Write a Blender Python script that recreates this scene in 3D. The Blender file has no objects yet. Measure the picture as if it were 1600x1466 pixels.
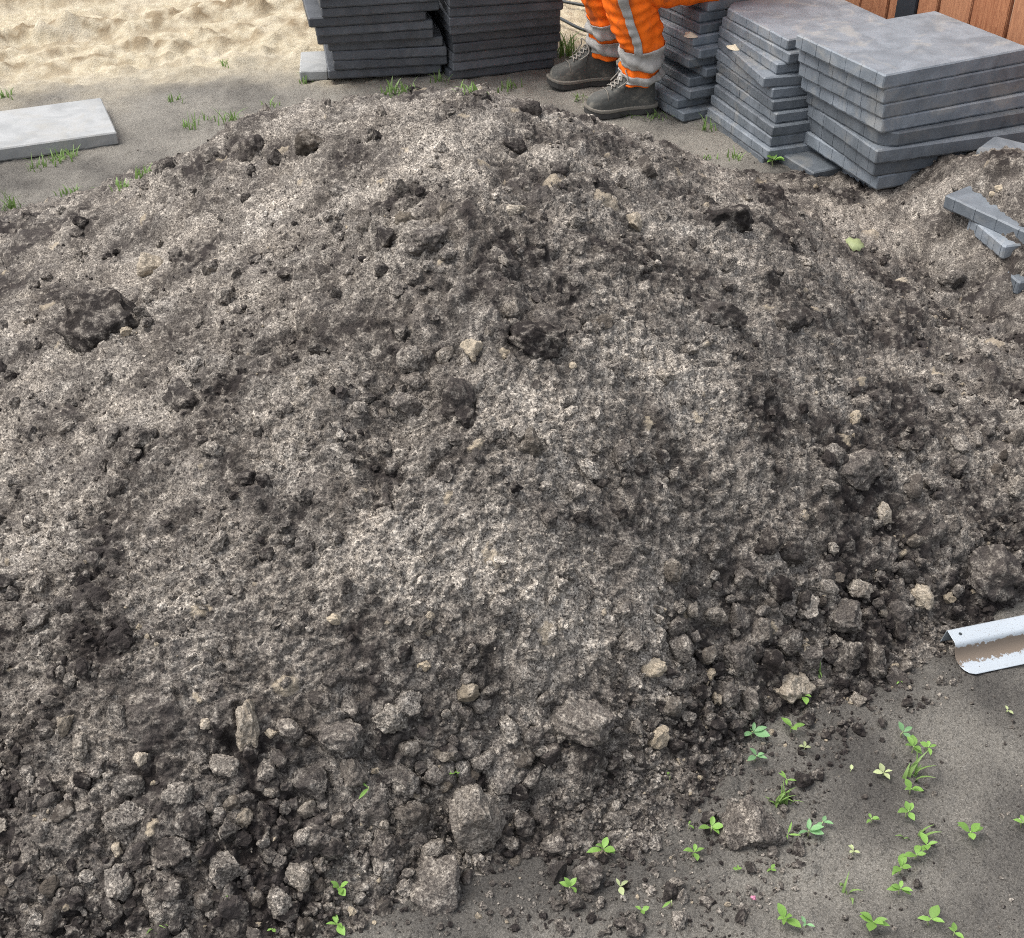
import bpy, bmesh, math, random
import numpy as np
from mathutils import Vector, Matrix

# ------------------------------------------------------------------ camera, sky, sun
sc = bpy.context.scene
FPX, PITCH, CAMH = 2000.0, math.radians(36), 1.85       # focal length in photo pixels (photo 1600 wide)
cd = bpy.data.cameras.new('camera')
cam = bpy.data.objects.new('camera', cd)
sc.collection.objects.link(cam)
cam.location = (0, 0, CAMH)
cam.rotation_euler = (math.pi/2 - PITCH, 0, 0)
cd.sensor_fit = 'HORIZONTAL'
cd.sensor_width = 36
cd.lens = 36*FPX/1600
cd.clip_end = 500
sc.camera = cam

SUN_ELEV, SUN_AZ = math.radians(64), math.radians(-85)   # azimuth from +Y, negative = to the left
wd = bpy.data.worlds.new('World')
sc.world = wd
wd.use_nodes = True
wn = wd.node_tree
sky = wn.nodes.new('ShaderNodeTexSky')
sky.sky_type = 'NISHITA'
sky.sun_disc = False
sky.sun_elevation = SUN_ELEV
sky.sun_rotation = SUN_AZ
sky.air_density = 1.0
sky.dust_density = 4.0
hs = wn.nodes.new('ShaderNodeHueSaturation')
hs.inputs['Saturation'].default_value = 0.35
wn.links.new(sky.outputs[0], hs.inputs['Color'])
wn.links.new(hs.outputs[0], wn.nodes['Background'].inputs[0])
wn.nodes['Background'].inputs[1].default_value = 0.15
sl = bpy.data.lights.new('sun', 'SUN')
sl.energy = 1.0
sl.angle = math.radians(40)
sl.color = (1.0, 0.95, 0.87)
so = bpy.data.objects.new('sun', sl)
sc.collection.objects.link(so)
sd = Vector((math.sin(SUN_AZ)*math.cos(SUN_ELEV), math.cos(SUN_AZ)*math.cos(SUN_ELEV), math.sin(SUN_ELEV)))
so.rotation_euler = sd.to_track_quat('Z', 'Y').to_euler()
so.location = sd*20
vs = sc.view_settings
vs.view_transform = 'Standard'
vs.look = 'None'
vs.gamma = 1
vs.exposure = 1.05
sc.cycles.use_denoising = False
sc.cycles.pixel_filter_type = 'BLACKMAN_HARRIS'
sc.cycles.filter_width = 1.05
sc.cycles.sample_clamp_indirect = 3.0
vs.use_curve_mapping = False

random.seed(7)
RNG = np.random.default_rng(7)
COL = sc.collection

# ------------------------------------------------------------------ placing: a photo pixel seen at height z -> world point
CT, ST = math.cos(PITCH), math.sin(PITCH)
def ray(px, py):
    a = (px-800)/FPX; b = (py-733)/FPX
    return Vector((a, CT-b*ST, -ST-b*CT))
def U(px, py, z=0.0):
    d = ray(px, py); t = (z-CAMH)/d.z
    return Vector((d.x*t, d.y*t, z))
def ppm(p):                                             # photo pixels per metre at a world point
    return FPX/(p[1]*CT+(CAMH-p[2])*ST)

# ------------------------------------------------------------------ numpy noise
def rnd(ix, iy, seed):
    h = (ix.astype(np.int64)*374761393 + iy.astype(np.int64)*668265263 + seed*974711213) & 0xffffffff
    h = ((h ^ (h >> 13))*1274126177) & 0xffffffff
    h = ((h ^ (h >> 16))*2246822519) & 0xffffffff
    return ((h ^ (h >> 15)) & 0xffffff)/float(0x1000000)
def cells(ix, iy, seeds, pad=1):
    """look-up tables of per-cell random numbers over the range in use"""
    x0 = int(ix.min())-pad; x1 = int(ix.max())+pad+1; y0 = int(iy.min())-pad; y1 = int(iy.max())+pad+1
    if (x1-x0+1)*(y1-y0+1) > 6000000 or ix.size < 4000: return None
    cx, cy = np.meshgrid(np.arange(x0, x1+1), np.arange(y0, y1+1))
    return x0, y0, x1-x0+1, [rnd(cx, cy, sd).astype(np.float32).ravel() for sd in seeds]
def perlin(x, y, seed=0):
    x, y = np.broadcast_arrays(x, y)
    ix = np.floor(x); iy = np.floor(y); fx = x-ix; fy = y-iy
    u = fx*fx*fx*(fx*(fx*6-15)+10); v = fy*fy*fy*(fy*(fy*6-15)+10)
    tb = cells(ix, iy, (seed,))
    if tb is not None:
        k0 = (ix.astype(np.int64)-tb[0])+(iy.astype(np.int64)-tb[1])*tb[2]
        ca_ = np.cos(tb[3][0]*6.2831853); sa_ = np.sin(tb[3][0]*6.2831853)
    def g(dx, dy):
        if tb is not None:
            k = k0+dx+dy*tb[2]
            return ca_[k]*(fx-dx)+sa_[k]*(fy-dy)
        a = rnd(ix+dx, iy+dy, seed)*6.2831853
        return np.cos(a)*(fx-dx)+np.sin(a)*(fy-dy)
    n0 = g(0, 0)*(1-u)+g(1, 0)*u
    n1 = g(0, 1)*(1-u)+g(1, 1)*u
    return (n0*(1-v)+n1*v)*1.4
def fbm(x, y, size, octs=3, seed=0, gain=0.5):
    r = 0; a = 1.0; f = 1.0/size
    for o in range(octs):
        r = r+a*perlin(x*f, y*f, seed+o*17); a *= gain; f *= 2.03
    return r
def domes(x, y, s, prob, seed, rmin=0.3, rmax=0.62, flat=0.8):
    """packed crumbs of about size s as a height field; also a random tone per crumb"""
    gx = x/s; gy = y/s
    ix = np.floor(gx); iy = np.floor(gy)
    best = np.zeros_like(x); tone = np.zeros_like(x)
    tb = cells(ix, iy, range(seed, seed+7))
    if tb is not None:
        k0 = (ix.astype(np.int64)-tb[0])+(iy.astype(np.int64)-tb[1])*tb[2]; q = tb[3]
        jx = (q[0]-.5)*.9+.5; jy = (q[1]-.5)*.9+.5; rr = rmin+(rmax-rmin)*q[2]**1.6
        el = .75+.5*q[4]; cA = np.cos(q[3]*3.1416); sA = np.sin(q[3]*3.1416)
        ax = cA*el/rr; ay = sA*el/rr; bx = -sA/el/rr; by = cA/el/rr
        amp = np.where(q[5] < prob, rr*s*flat, 0)
        lx = gx-ix; ly = gy-iy
        for dx in (-1, 0, 1):
            for dy in (-1, 0, 1):
                k = k0+dx+dy*tb[2]
                ex = lx-dx-jx[k]; ey = ly-dy-jy[k]
                d2 = (ex*ax[k]+ey*ay[k])**2+(ex*bx[k]+ey*by[k])**2
                hh = amp[k]*np.sqrt(np.clip(1-d2, 0, 1))
                m = hh > best
                best = np.where(m, hh, best); tone = np.where(m, q[6][k], tone)
        return best, tone
    for dx in (-1, 0, 1):
        for dy in (-1, 0, 1):
            cx = ix+dx; cy = iy+dy
            px = cx+0.5+(rnd(cx, cy, seed)-0.5)*0.9
            py = cy+0.5+(rnd(cx, cy, seed+1)-0.5)*0.9
            r = rmin+(rmax-rmin)*rnd(cx, cy, seed+2)**1.6
            an = rnd(cx, cy, seed+3)*3.1416
            el = 0.75+0.5*rnd(cx, cy, seed+4)
            ex = gx-px; ey = gy-py
            ca = np.cos(an); sa = np.sin(an)
            a = (ex*ca+ey*sa)*el; b = (-ex*sa+ey*ca)/el
            d2 = (a*a+b*b)/(r*r)
            hh = np.where(rnd(cx, cy, seed+5) < prob, r*s*flat*np.sqrt(np.clip(1-d2, 0, 1)), 0)
            m = hh > best
            best = np.where(m, hh, best)
            tone = np.where(m, rnd(cx, cy, seed+6), tone)
    return best, tone
def smooth(a, b, x):
    t = np.clip((x-a)/(b-a), 0, 1); return t*t*(3-2*t)

# ------------------------------------------------------------------ shape of the heap (thin plate through surveyed heights)
ctl = [(-300,520,.08),(-300,700,.2),(-300,1000,.17),(-300,1300,.05),(-300,1700,-.05),(-700,700,-.08),(-700,1100,-.08),
 (0,335,.1),(0,450,.27),(0,600,.36),(0,800,.34),(0,1000,.27),(0,1200,.17),(0,1400,.07),(0,1650,-.02),
 (250,265,.3),(250,400,.46),(250,600,.49),(250,800,.43),(250,1000,.33),(250,1200,.2),(250,1400,.07),(250,1620,-.03),
 (450,160,.6),(500,300,.65),(500,450,.63),(500,600,.57),(500,800,.46),(500,1000,.33),(500,1200,.17),(500,1350,.07),(480,1560,-.03),
 (650,150,.72),(700,1420,-.02),(650,1330,.05),(800,152,.74),(800,300,.76),(800,450,.68),(800,600,.6),(800,800,.47),(800,1000,.31),(800,1150,.16),(800,1270,.045),(800,1330,.005),(800,1400,-.02),
 (900,188,.66),(1000,212,.58),(1000,300,.63),(1000,450,.61),(1000,600,.53),(1000,800,.4),(1000,1000,.24),(1000,1180,.085),(1000,1260,.03),(1000,1310,.006),(1000,1390,-.02),(1090,1240,.008),(1110,1180,.04),(1150,1330,-.02),
 (1200,290,.35),(1200,400,.47),(1200,550,.46),(1200,700,.38),(1200,850,.26),(1200,1000,.12),(1170,1090,.045),(1170,1150,.008),(1230,1120,.0),(1260,1200,-.025),
 (1300,300,.06),(1330,345,.09),(1400,440,.12),(1400,550,.24),(1400,700,.25),(1400,850,.16),(1400,980,.06),(1400,1035,.01),(1400,1090,-.02),
 (1600,500,.06),(1500,520,.12),(1600,620,.17),(1600,750,.16),(1600,880,.06),(1600,960,-.02),(1500,1150,-.06),
 (1800,600,.1),(1800,750,.08),(1850,900,-.04),(2200,600,-.05),
 (1395,310,.03),(1440,262,.12),(1500,262,.23),(1600,240,.28),(1560,303,.262),(1505,294,.235),(1478,298,.195),(1500,345,.15),(1540,395,.112),(1565,455,.068),(1440,325,.11),(1450,305,.14),(1595,331,.262),(1590,485,.04),(1700,300,.2),(1900,300,-.02)]
P0 = [(U(a, b, c).x, U(a, b, c).y, c) for a, b, c in ctl]
P0 += [(-1.7,4.15,-.06),(-1.1,4.15,-.03),(-.6,4.0,.12),(-.6,4.4,-.05),(0,3.75,.38),(0,4.3,.0),(.4,4.0,.15),(.35,4.5,-.04),(.8,3.95,.06),
       (.75,4.5,-.02),(1.05,4.3,.015),(0,5.0,-.1),(-.6,5,-.1),(1.2,4.9,-.08),(-2.4,3.5,-.08),(2.2,4.6,-.1),(1.4,1.2,-.1),(.8,1.0,-.1),(0,1.0,-.08)]
P0 = np.array(P0)
def tps(r2):
    return 0.5*r2*np.log(r2+1e-9)
n = len(P0)
A = np.zeros((n+3, n+3))
A[:n, :n] = tps((P0[:, None, 0]-P0[None, :, 0])**2+(P0[:, None, 1]-P0[None, :, 1])**2)+np.eye(n)*0.004
A[:n, n] = 1; A[:n, n+1:] = P0[:, :2]; A[n:, :n] = A[:n, n:].T
W = np.linalg.solve(A, np.concatenate([P0[:, 2], np.zeros(3)]))
GX0, GX1, GY0, GY1, GS = -3.2, 3.4, 0.4, 5.6, 0.025
gxs = np.arange(GX0, GX1, GS); gys = np.arange(GY0, GY1, GS)
GXX, GYY = np.meshgrid(gxs, gys)
HB = W[n]+W[n+1]*GXX+W[n+2]*GYY
for i in range(n):
    HB += W[i]*tps((GXX-P0[i, 0])**2+(GYY-P0[i, 1])**2)
edge = np.minimum.reduce([GXX-GX0, GX1-GXX, GYY-GY0, GY1-GYY])
HB = np.clip(HB, -.12, 1.0)-0.3*(1-smooth(0, .35, edge))
def heap_smooth(x, y):
    fx = np.clip((x-GX0)/GS, 0, len(gxs)-1.001); fy = np.clip((y-GY0)/GS, 0, len(gys)-1.001)
    i = fx.astype(int); j = fy.astype(int); u = fx-i; v = fy-j
    h = HB[j, i]*(1-u)*(1-v)+HB[j, i+1]*u*(1-v)+HB[j+1, i]*(1-u)*v+HB[j+1, i+1]*u*v
    out = (x < GX0) | (x > GX1) | (y < GY0) | (y > GY1)
    return np.where(out, -.4, h)
FUR = [U(790, 250, .72), U(835, 400, .66), U(830, 520, .60), U(720, 600, .56), U(640, 680, .50), U(615, 800, .43)]
def furrow(x, y):
    d = np.full(np.shape(x), 9.)
    for a, b in zip(FUR[:-1], FUR[1:]):
        e = b-a; t = np.clip(((x-a.x)*e.x+(y-a.y)*e.y)/(e.x*e.x+e.y*e.y), 0, 1)
        d = np.minimum(d, np.hypot(x-a.x-t*e.x, y-a.y-t*e.y))
    return np.exp(-(d/.075)**2)
def heap_macro(x, y):
    h = heap_smooth(x, y)-.030*furrow(x, y)
    w = smooth(-.03, .08, h)
    # slumped lobes and shallow runnels down the front face
    return h+w*(0.020*fbm(x, y, .34, 3, 5)+0.010*np.abs(fbm(x+.3*y, y*.7, .16, 2, 9))-.004)+(1-w)*0.006*fbm(x, y, .2, 2, 5)

# the tracked sand behind
TA = U(0, 66); TB = U(480, 6)
TD = (TB-TA).normalized(); TN = Vector((-TD.y, TD.x, 0))
SA = U(0, 150); SB = U(470, 106); SC_ = U(880, 78)
def sand_mask(x, y):
    yl = np.where(x < SB.x, SA.y+(x-SA.x)*(SB.y-SA.y)/(SB.x-SA.x), SB.y+(x-SB.x)*(SC_.y-SB.y)/(SC_.x-SB.x))
    q = y-yl+0.22*fbm(x, y, .5, 3, 31)+.05*fbm(x, y, .07, 2, 35)
    return smooth(-.35, .3, q)
def ground_h(x, y, parts=False):
    x = np.clip(x, -9, 9); y = np.clip(y, -2, 14)
    h = 0.010*fbm(x, y, .5, 3, 41)+0.0035*fbm(x, y, .06, 3, 43)
    far = smooth(4.4, 5.6, y)
    h = h+far*0.008*fbm(x, y, .12, 3, 47)
    if float(np.max(y)) < 4.75: return h
    s = sand_mask(x, y)
    qa = (x-TA.x)*TN.x+(y-TA.y)*TN.y; qs = (x-TA.x)*TD.x+(y-TA.y)*TD.y
    q = .5*(qa+.04*perlin(qs/.8, qs*0, 3))
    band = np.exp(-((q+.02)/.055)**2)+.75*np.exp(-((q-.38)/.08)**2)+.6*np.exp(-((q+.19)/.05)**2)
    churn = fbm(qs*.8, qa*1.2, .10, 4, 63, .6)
    rut = -0.055*np.exp(-((q-.16)/.12)**2)+0.085*np.exp(-((q+.02)/.06)**2)*(.7+.5*perlin(qs/.15, q/.05, 8))
    rut = rut+0.05*np.exp(-((q-.40)/.07)**2)*(.8+.6*perlin(qs/.2, q/.06, 9))
    rut = rut+.05*np.exp(-((q-1.15)/.09)**2)*(.6+.8*perlin(qs/.3, q/.06, 21))
    rut = rut-0.018*np.exp(-((q+.30)/.12)**2)+0.045*np.exp(-((q+.17)/.05)**2)*(.6+.8*perlin(qs/.12, q/.05, 10))
    rut = rut+.006*np.sin(q/.021+1.5*perlin(qs/.5, q/.4, 14))*smooth(-.2, .3, perlin(qs/1.2, q/.25, 15))
    rut = rut-0.02*np.exp(-((q-.9)/.15)**2)+0.045*np.exp(-((q-.72)/.07)**2)
    tread = 0.016*np.exp(-((q-.13)/.10)**4)*np.sin((qs+q*.6)/.022)
    rough = 0.034*np.abs(fbm(qs*.45, q*1.3, .11, 3, 51))
    dm, _ = domes(x+.03*perlin(x/.06, y/.06, 2), y+.03*perlin(x/.06, y/.06, 6), .075, .45, 77, flat=.5)
    patch = smooth(-.05, .3, fbm(qs*.22, q, .2, 2, 57))*smooth(.28, .10, np.abs(q-.16)*0+np.exp(-((q-.16)/.1)**2))
    if parts: return s*np.clip(band*smooth(-.25, .2, churn)+.45*smooth(.12, .4, churn), 0, 1)  # mask for shade painted along the churned track ridges and clumps
    return h+s*(.018*band*np.abs(churn)+.008*np.abs(churn)+rut+tread*smooth(-.1, .2, perlin(qs/.6, q/.3, 12))+rough*(.35+patch)+dm*patch*.8)
def sh(fn, x, y):
    return float(fn(np.array([x], float), np.array([y], float))[0])
def surf(x, y):
    return np.maximum(heap_macro(x, y), ground_h(x, y))
def hit(px, py):
    d = ray(px, py)
    t0, t1 = 1.5, 12.0
    for st in (.025, .0025):
        t = np.arange(t0, t1, st)
        x = d.x*t; y = d.y*t; z = CAMH+d.z*t
        k = int(np.argmax(z < surf(x, y)))
        t0, t1 = t[k]-.026, t[k]+.003
    return Vector((x[k], y[k], z[k]))
def snormal(p):
    e = .03
    zx = (sh(surf, p.x+e, p.y)-sh(surf, p.x-e, p.y))/(2*e)
    zy = (sh(surf, p.x, p.y+e)-sh(surf, p.x, p.y-e))/(2*e)
    return Vector((-zx, -zy, 1)).normalized()

# ------------------------------------------------------------------ materials
class NT:
    def __init__(s, name, rough=.9, spec=.2):
        s.m = bpy.data.materials.new(name); s.m.use_nodes = True
        s.t = s.m.node_tree; s.b = s.t.nodes['Principled BSDF']
        s.b.inputs['Roughness'].default_value = rough
        s.b.inputs['Specular IOR Level'].default_value = spec
    def n(s, typ, **kw):
        nd = s.t.nodes.new('ShaderNode'+typ)
        for k, v in kw.items():
            if k in nd.bl_rna.properties.keys(): setattr(nd, k, v)
            else: nd.inputs[k.replace('_', ' ')].default_value = v
        return nd
    def l(s, a, b): s.t.links.new(a, b)
    def coord(s, kind='Object'):
        return s.n('TexCoord').outputs[kind]
    def noise(s, vec, scale, detail=3, rough=.55, dist=0):
        nd = s.n('TexNoise', Scale=scale, Detail=detail, Roughness=rough, Distortion=dist)
        s.l(vec, nd.inputs['Vector']); return nd.outputs[0]
    def math(s, op, a, b=None, c=None, clamp=False):
        nd = s.n('Math', operation=op, use_clamp=clamp)
        for i, v in enumerate((a, b, c)):
            if v is None: continue
            if isinstance(v, (int, float)): nd.inputs[i].default_value = v
            else: s.l(v, nd.inputs[i])
        return nd.outputs[0]
    def rng(s, v, a, b, c=0., d=1.):
        nd = s.n('MapRange'); nd.interpolation_type = 'SMOOTHSTEP'
        s.l(v, nd.inputs[0])
        for i, q in enumerate((a, b, c, d)): nd.inputs[i+1].default_value = q
        return nd.outputs[0]
    def mix(s, f, a, b, blend='MIX'):
        nd = s.n('Mix', data_type='RGBA', blend_type=blend)
        for sock, v in ((nd.inputs[0], f), (nd.inputs[6], a), (nd.inputs[7], b)):
            if isinstance(v, (int, float)): sock.default_value = v
            elif isinstance(v, tuple): sock.default_value = (*v, 1)
            else: s.l(v, sock)
        return nd.outputs[2]
    def attr(s, name, typ='GEOMETRY'):
        nd = s.n('Attribute', attribute_name=name, attribute_type=typ); return nd
    def bump(s, h, strength=.4, dist=.003):
        nd = s.n('Bump', Strength=strength, Distance=dist); s.l(h, nd.inputs['Height'])
        s.l(nd.outputs[0], s.b.inputs['Normal'])
    def base(s, c):
        if isinstance(c, tuple): s.b.inputs['Base Color'].default_value = (*c, 1)
        else: s.l(c, s.b.inputs['Base Color'])

DARK, MID, PALE = (.018, .0155, .0150), (.052, .0455, .043), (.57, .525, .458)
def soil(name, mode):
    """crumbly humus-rich soil flecked with dry sand; 'pale' = how much dry sand lies in it, 'tone' = crumb by crumb"""
    m = NT(name, .95, .12)
    if mode == 'mesh':
        vec = m.coord('Object'); pale = m.attr('pale').outputs['Fac']; tone = m.attr('tone').outputs['Fac']
        tint = m.attr('tint').outputs['Fac']
    else:
        vec = m.coord('Object')
        g = m.n('NewGeometry'); vec = g.outputs['Position']
        oi = m.n('ObjectInfo'); sx = m.n('SeparateColor'); m.l(oi.outputs['Color'], sx.inputs[0])
        pale = sx.outputs[0]; tint = sx.outputs[1]; tone = oi.outputs['Random']
    n1 = m.noise(vec, 125, 3, .65, .7)
    rid = m.math('SUBTRACT', 1., m.math('ABSOLUTE', m.math('MULTIPLY_ADD', n1, 5.0, -2.5)), clamp=True)   # thin pale filaments
    n2 = m.noise(vec, 210, 2, .6)
    n3 = m.noise(vec, 40, 3, .6)
    fleck = m.math('ADD', m.math('MULTIPLY', m.math('POWER', rid, 1.5), .75), m.math('MULTIPLY', m.rng(n2, .50, .60), .7))
    amt = m.math('MULTIPLY', fleck, m.math('ADD', m.math('MULTIPLY', pale, .98), m.rng(n3, .45, .7, -.08, .28)), clamp=True)
    c0 = m.mix(tone, DARK, MID)
    c1 = m.mix(m.rng(n3, .35, .7), c0, (.036, .031, .029))
    c2 = m.mix(amt, c1, PALE)
    warm = m.mix(m.noise(vec, 9, 2), (.97, .98, 1.0), (1.05, 1.0, .95))
    c3 = m.mix(1., c2, warm, 'MULTIPLY')
    c4 = m.mix(m.math('MULTIPLY', tint, m.rng(n2, .3, .6, .6, 1.)), c3, (.40, .335, .245))      # stony / limey lumps
    m.base(c4)
    m.bump(m.math('ADD', m.math('MULTIPLY', n1, .8), m.math('MULTIPLY', n3, 1.2)), .85, .008)
    return m.m
M = {}
M['heap'] = soil('soil_heap', 'mesh')
M['clod'] = soil('soil_clod', 'object')

def ground_mat():
    m = NT('bare_ground', .95, .12)
    vec = m.coord('Object'); sand = m.attr('sand').outputs['Fac']; pale = m.attr('pale').outputs['Fac']
    n1 = m.noise(vec, 150, 3, .6, .5); n2 = m.noise(vec, 28, 3, .6); n3 = m.noise(vec, 420, 2)
    n4 = m.noise(vec, 4, 3)
    rid = m.math('SUBTRACT', 1., m.math('ABSOLUTE', m.math('MULTIPLY_ADD', n1, 5.5, -2.75)), clamp=True)
    d = m.mix(n2, (.022, .0205, .0195), (.050, .046, .042))
    amt = m.math('MULTIPLY', m.math('ADD', m.math('MULTIPLY', rid, .4), m.math('MULTIPLY', m.rng(n3, .5, .7), .4)), m.math('MULTIPLY_ADD', pale, 1.0, .30), clamp=True)
    d = m.mix(amt, d, (.36, .34, .305))
    d = m.mix(m.math('MULTIPLY', pale, .36), d, (.235, .217, .18))
    s = m.mix(m.rng(n2, .3, .7), (.38, .325, .228), (.49, .435, .325))
    s = m.mix(m.math('MULTIPLY', m.rng(n1, .5, .75), .45), s, (.25, .19, .115))
    s = m.mix(m.math('MULTIPLY', m.rng(n4, .5, .7), .35), s, (.50, .45, .36))
    s = m.mix(m.math('MULTIPLY', m.attr('churn_shade').outputs['Fac'], m.rng(n2, .25, .65, .6, 1.)), s, (.20, .15, .092))  # churned ridges browned: relief shading of the tracks painted into the sand colour
    m.base(m.mix(sand, d, s))
    m.bump(m.math('ADD', n1, m.math('MULTIPLY', n2, 1.5)), .7, .008)
    return m.m
M['ground'] = ground_mat()

def concrete(name, c_a, c_b, dust=(.40, .37, .31), dust_amt=.5, rough=.55):
    m = NT(name, rough, .5)
    vec = m.coord('Object'); g = m.n('NewGeometry'); pos = g.outputs['Position']
    oi = m.n('ObjectInfo')
    n1 = m.noise(pos, 9, 4, .55, .8); n2 = m.noise(pos, 160, 3, .6); n3 = m.noise(pos, 480, 2); n4 = m.noise(pos, 5, 4, .65, 1.5)
    c = m.mix(m.rng(n1, .3, .7), c_a, c_b)
    c = m.mix(m.math('MULTIPLY', m.rng(n2, .45, .72), .22), c, tuple(v*.45 for v in c_a))
    c = m.mix(m.math('MULTIPLY', m.rng(n3, .58, .7), .2), c, (.42, .42, .40))
    c = m.mix(m.math('MULTIPLY', m.rng(n4, .50, .70), dust_amt), c, dust)
    v = m.math('MULTIPLY_ADD', oi.outputs['Random'], .7, .70)
    hsv = m.n('HueSaturation'); m.l(v, hsv.inputs['Value']); m.l(c, hsv.inputs['Color'])
    m.base(hsv.outputs[0])
    m.bump(m.math('ADD', n2, m.math('MULTIPLY', n3, .6)), .15, .002)
    return m.m
M['slab'] = concrete('grey_concrete', (.105, .122, .140), (.165, .187, .211), (.28, .268, .24), .38)
M['slab_dark'] = concrete('charcoal_concrete', (.05, .055, .063), (.08, .086, .096), (.12, .115, .105), .3)
M['slab_pale'] = concrete('pale_concrete', (.24, .246, .243), (.33, .335, .33), (.30, .285, .25), .5)

def simple(name, col, rough=.8, spec=.2, nscale=40, var=.25, bump=.2, metal=0, bdist=.002):
    m = NT(name, rough, spec)
    vec = m.coord('Object'); n = m.noise(vec, nscale, 4, .6)
    m.base(m.mix(n, tuple(v*(1-var) for v in col), tuple(min(1, v*(1+var)) for v in col)))
    m.b.inputs['Metallic'].default_value = metal
    m.bump(n, bump, bdist)
    return m.m
def fabric(name, col, dirt, amt):
    m = NT(name, .85, .15)
    vec = m.coord('Object'); n = m.noise(vec, 14, 4, .6, .6); w = m.noise(vec, 700, 1); n2 = m.noise(vec, 60, 3)
    c = m.mix(m.math('MULTIPLY', m.rng(n, .5, .72), amt), col, dirt)
    c = m.mix(m.math('MULTIPLY', m.rng(n2, .55, .75), amt*.5), c, dirt)
    m.base(c); m.bump(m.math('ADD', w, m.math('MULTIPLY', n2, 2.)), .25, .002)
    return m.m
M['orange'] = fabric('orange_workwear', (.92, .165, .012), (.20, .065, .03), .8)
M['reflect'] = fabric('reflective_grey_tape', (.40, .39, .37), (.20, .18, .15), .6)
M['boot'] = fabric('grey_boot_leather', (.085, .086, .080), (.22, .205, .175), .9)
M['sole'] = simple('boot_rubber', (.055, .053, .05), .8, .3, 60, .4)
M['welt'] = simple('boot_midsole', (.19, .175, .15), .85, .2, 60, .3)
M['lace'] = simple('boot_lace', (.27, .25, .22), .9, .1, 200, .3)
M['skin'] = simple('skin', (.50, .30, .21), .6, .3, 30, .1)
M['hair'] = simple('hair', (.05, .035, .025), .7, .3, 200, .4)
M['hose'] = simple('black_hose', (.022, .028, .03), .45, .4, 30, .4)
M['post'] = simple('anthracite_post', (.028, .033, .04), .5, .4, 20, .2)
M['sandpile'] = simple('spilt_sand', (.60, .53, .40), .95, .1, 300, .3, .5)
M['pink'] = simple('pink_petal', (.55, .22, .32), .7, .2, 80, .2)

def metal_mat():
    m = NT('galvanised_steel', .42, .5)
    vec = m.coord('Object'); n = m.noise(vec, 6, 3); n2 = m.noise(vec, 90, 3, .7); n3 = m.noise(vec, 330, 2)
    d = m.attr('dirt').outputs['Fac']
    # streak edge of the dried mud
    mask = m.rng(m.math('ADD', d, m.math('MULTIPLY_ADD', n2, 1.5, -.75)), .45, .6)
    spots = m.math('MULTIPLY', m.rng(n3, .62, .72), .7)
    c = m.mix(n, (.34, .38, .415), (.43, .47, .505))
    c = m.mix(m.math('MAXIMUM', mask, spots), c, (.17, .135, .105))
    m.base(c); m.b.inputs['Metallic'].default_value = .15
    m.l(m.math('MULTIPLY_ADD', mask, .5, .42), m.b.inputs['Roughness'])
    m.bump(n3, .1, .001)
    return m.m
M['steel'] = metal_mat()

def wood_mat():
    m = NT('larch_board', .65, .25)
    vec = m.coord('Object'); oi = m.n('ObjectInfo')
    mp = m.n('Mapping'); mp.inputs['Scale'].default_value = (55, 55, 1.6)
    off = m.n('CombineXYZ'); m.l(m.math('MULTIPLY', oi.outputs['Random'], 40.), off.inputs[0]); m.l(oi.outputs['Random'], off.inputs[2])
    ad = m.n('VectorMath', operation='ADD'); m.l(vec, ad.inputs[0]); m.l(off.outputs[0], ad.inputs[1])
    m.l(ad.outputs[0], mp.inputs[0])
    g = m.noise(mp.outputs[0], 1.6, 3, .6, 1.2)
    gl = m.rng(m.math('FRACT', m.math('MULTIPLY', g, 7.)), .1, .9)
    kn = m.n('TexVoronoi', Scale=6.); m.l(ad.outputs[0], kn.inputs['Vector'])
    c = m.mix(gl, (.44, .20, .10), (.27, .10, .048))
    c = m.mix(m.rng(kn.outputs['Distance'], .0, .13, .85, 0.), c, (.12, .05, .025))
    c = m.mix(m.math('MULTIPLY', oi.outputs['Random'], .35), c, (.48, .27, .16))
    m.base(c); m.bump(gl, .25, .002)
    return m.m
M['wood'] = wood_mat()

def leaf_mat(name, a, b):
    m = NT(name, .5, .35)
    vec = m.coord('Object'); oi = m.n('ObjectInfo'); n = m.noise(vec, 60, 2)
    c = m.mix(n, a, b)
    hsv = m.n('HueSaturation'); m.l(m.math('MULTIPLY_ADD', oi.outputs['Random'], .45, .8), hsv.inputs['Value']); m.l(c, hsv.inputs['Color'])
    m.base(hsv.outputs[0])
    tr = m.n('BsdfTranslucent'); m.l(hsv.outputs[0], tr.inputs[0])
    mx = m.n('MixShader'); mx.inputs[0].default_value = .3
    m.l(m.b.outputs[0], mx.inputs[1]); m.l(tr.outputs[0], mx.inputs[2])
    m.l(mx.outputs[0], m.t.nodes['Material Output'].inputs[0])
    return m.m
M['leaf'] = leaf_mat('seedling_leaf', (.15, .30, .055), (.24, .40, .10))
M['leaf_blue'] = leaf_mat('seedling_leaf_bluish', (.16, .33, .14), (.23, .41, .20))
M['leaf_pale'] = leaf_mat('pale_leaf', (.40, .46, .22), (.46, .52, .28))
M['grass'] = leaf_mat('grass_blade', (.13, .235, .06), (.23, .33, .11))

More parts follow.
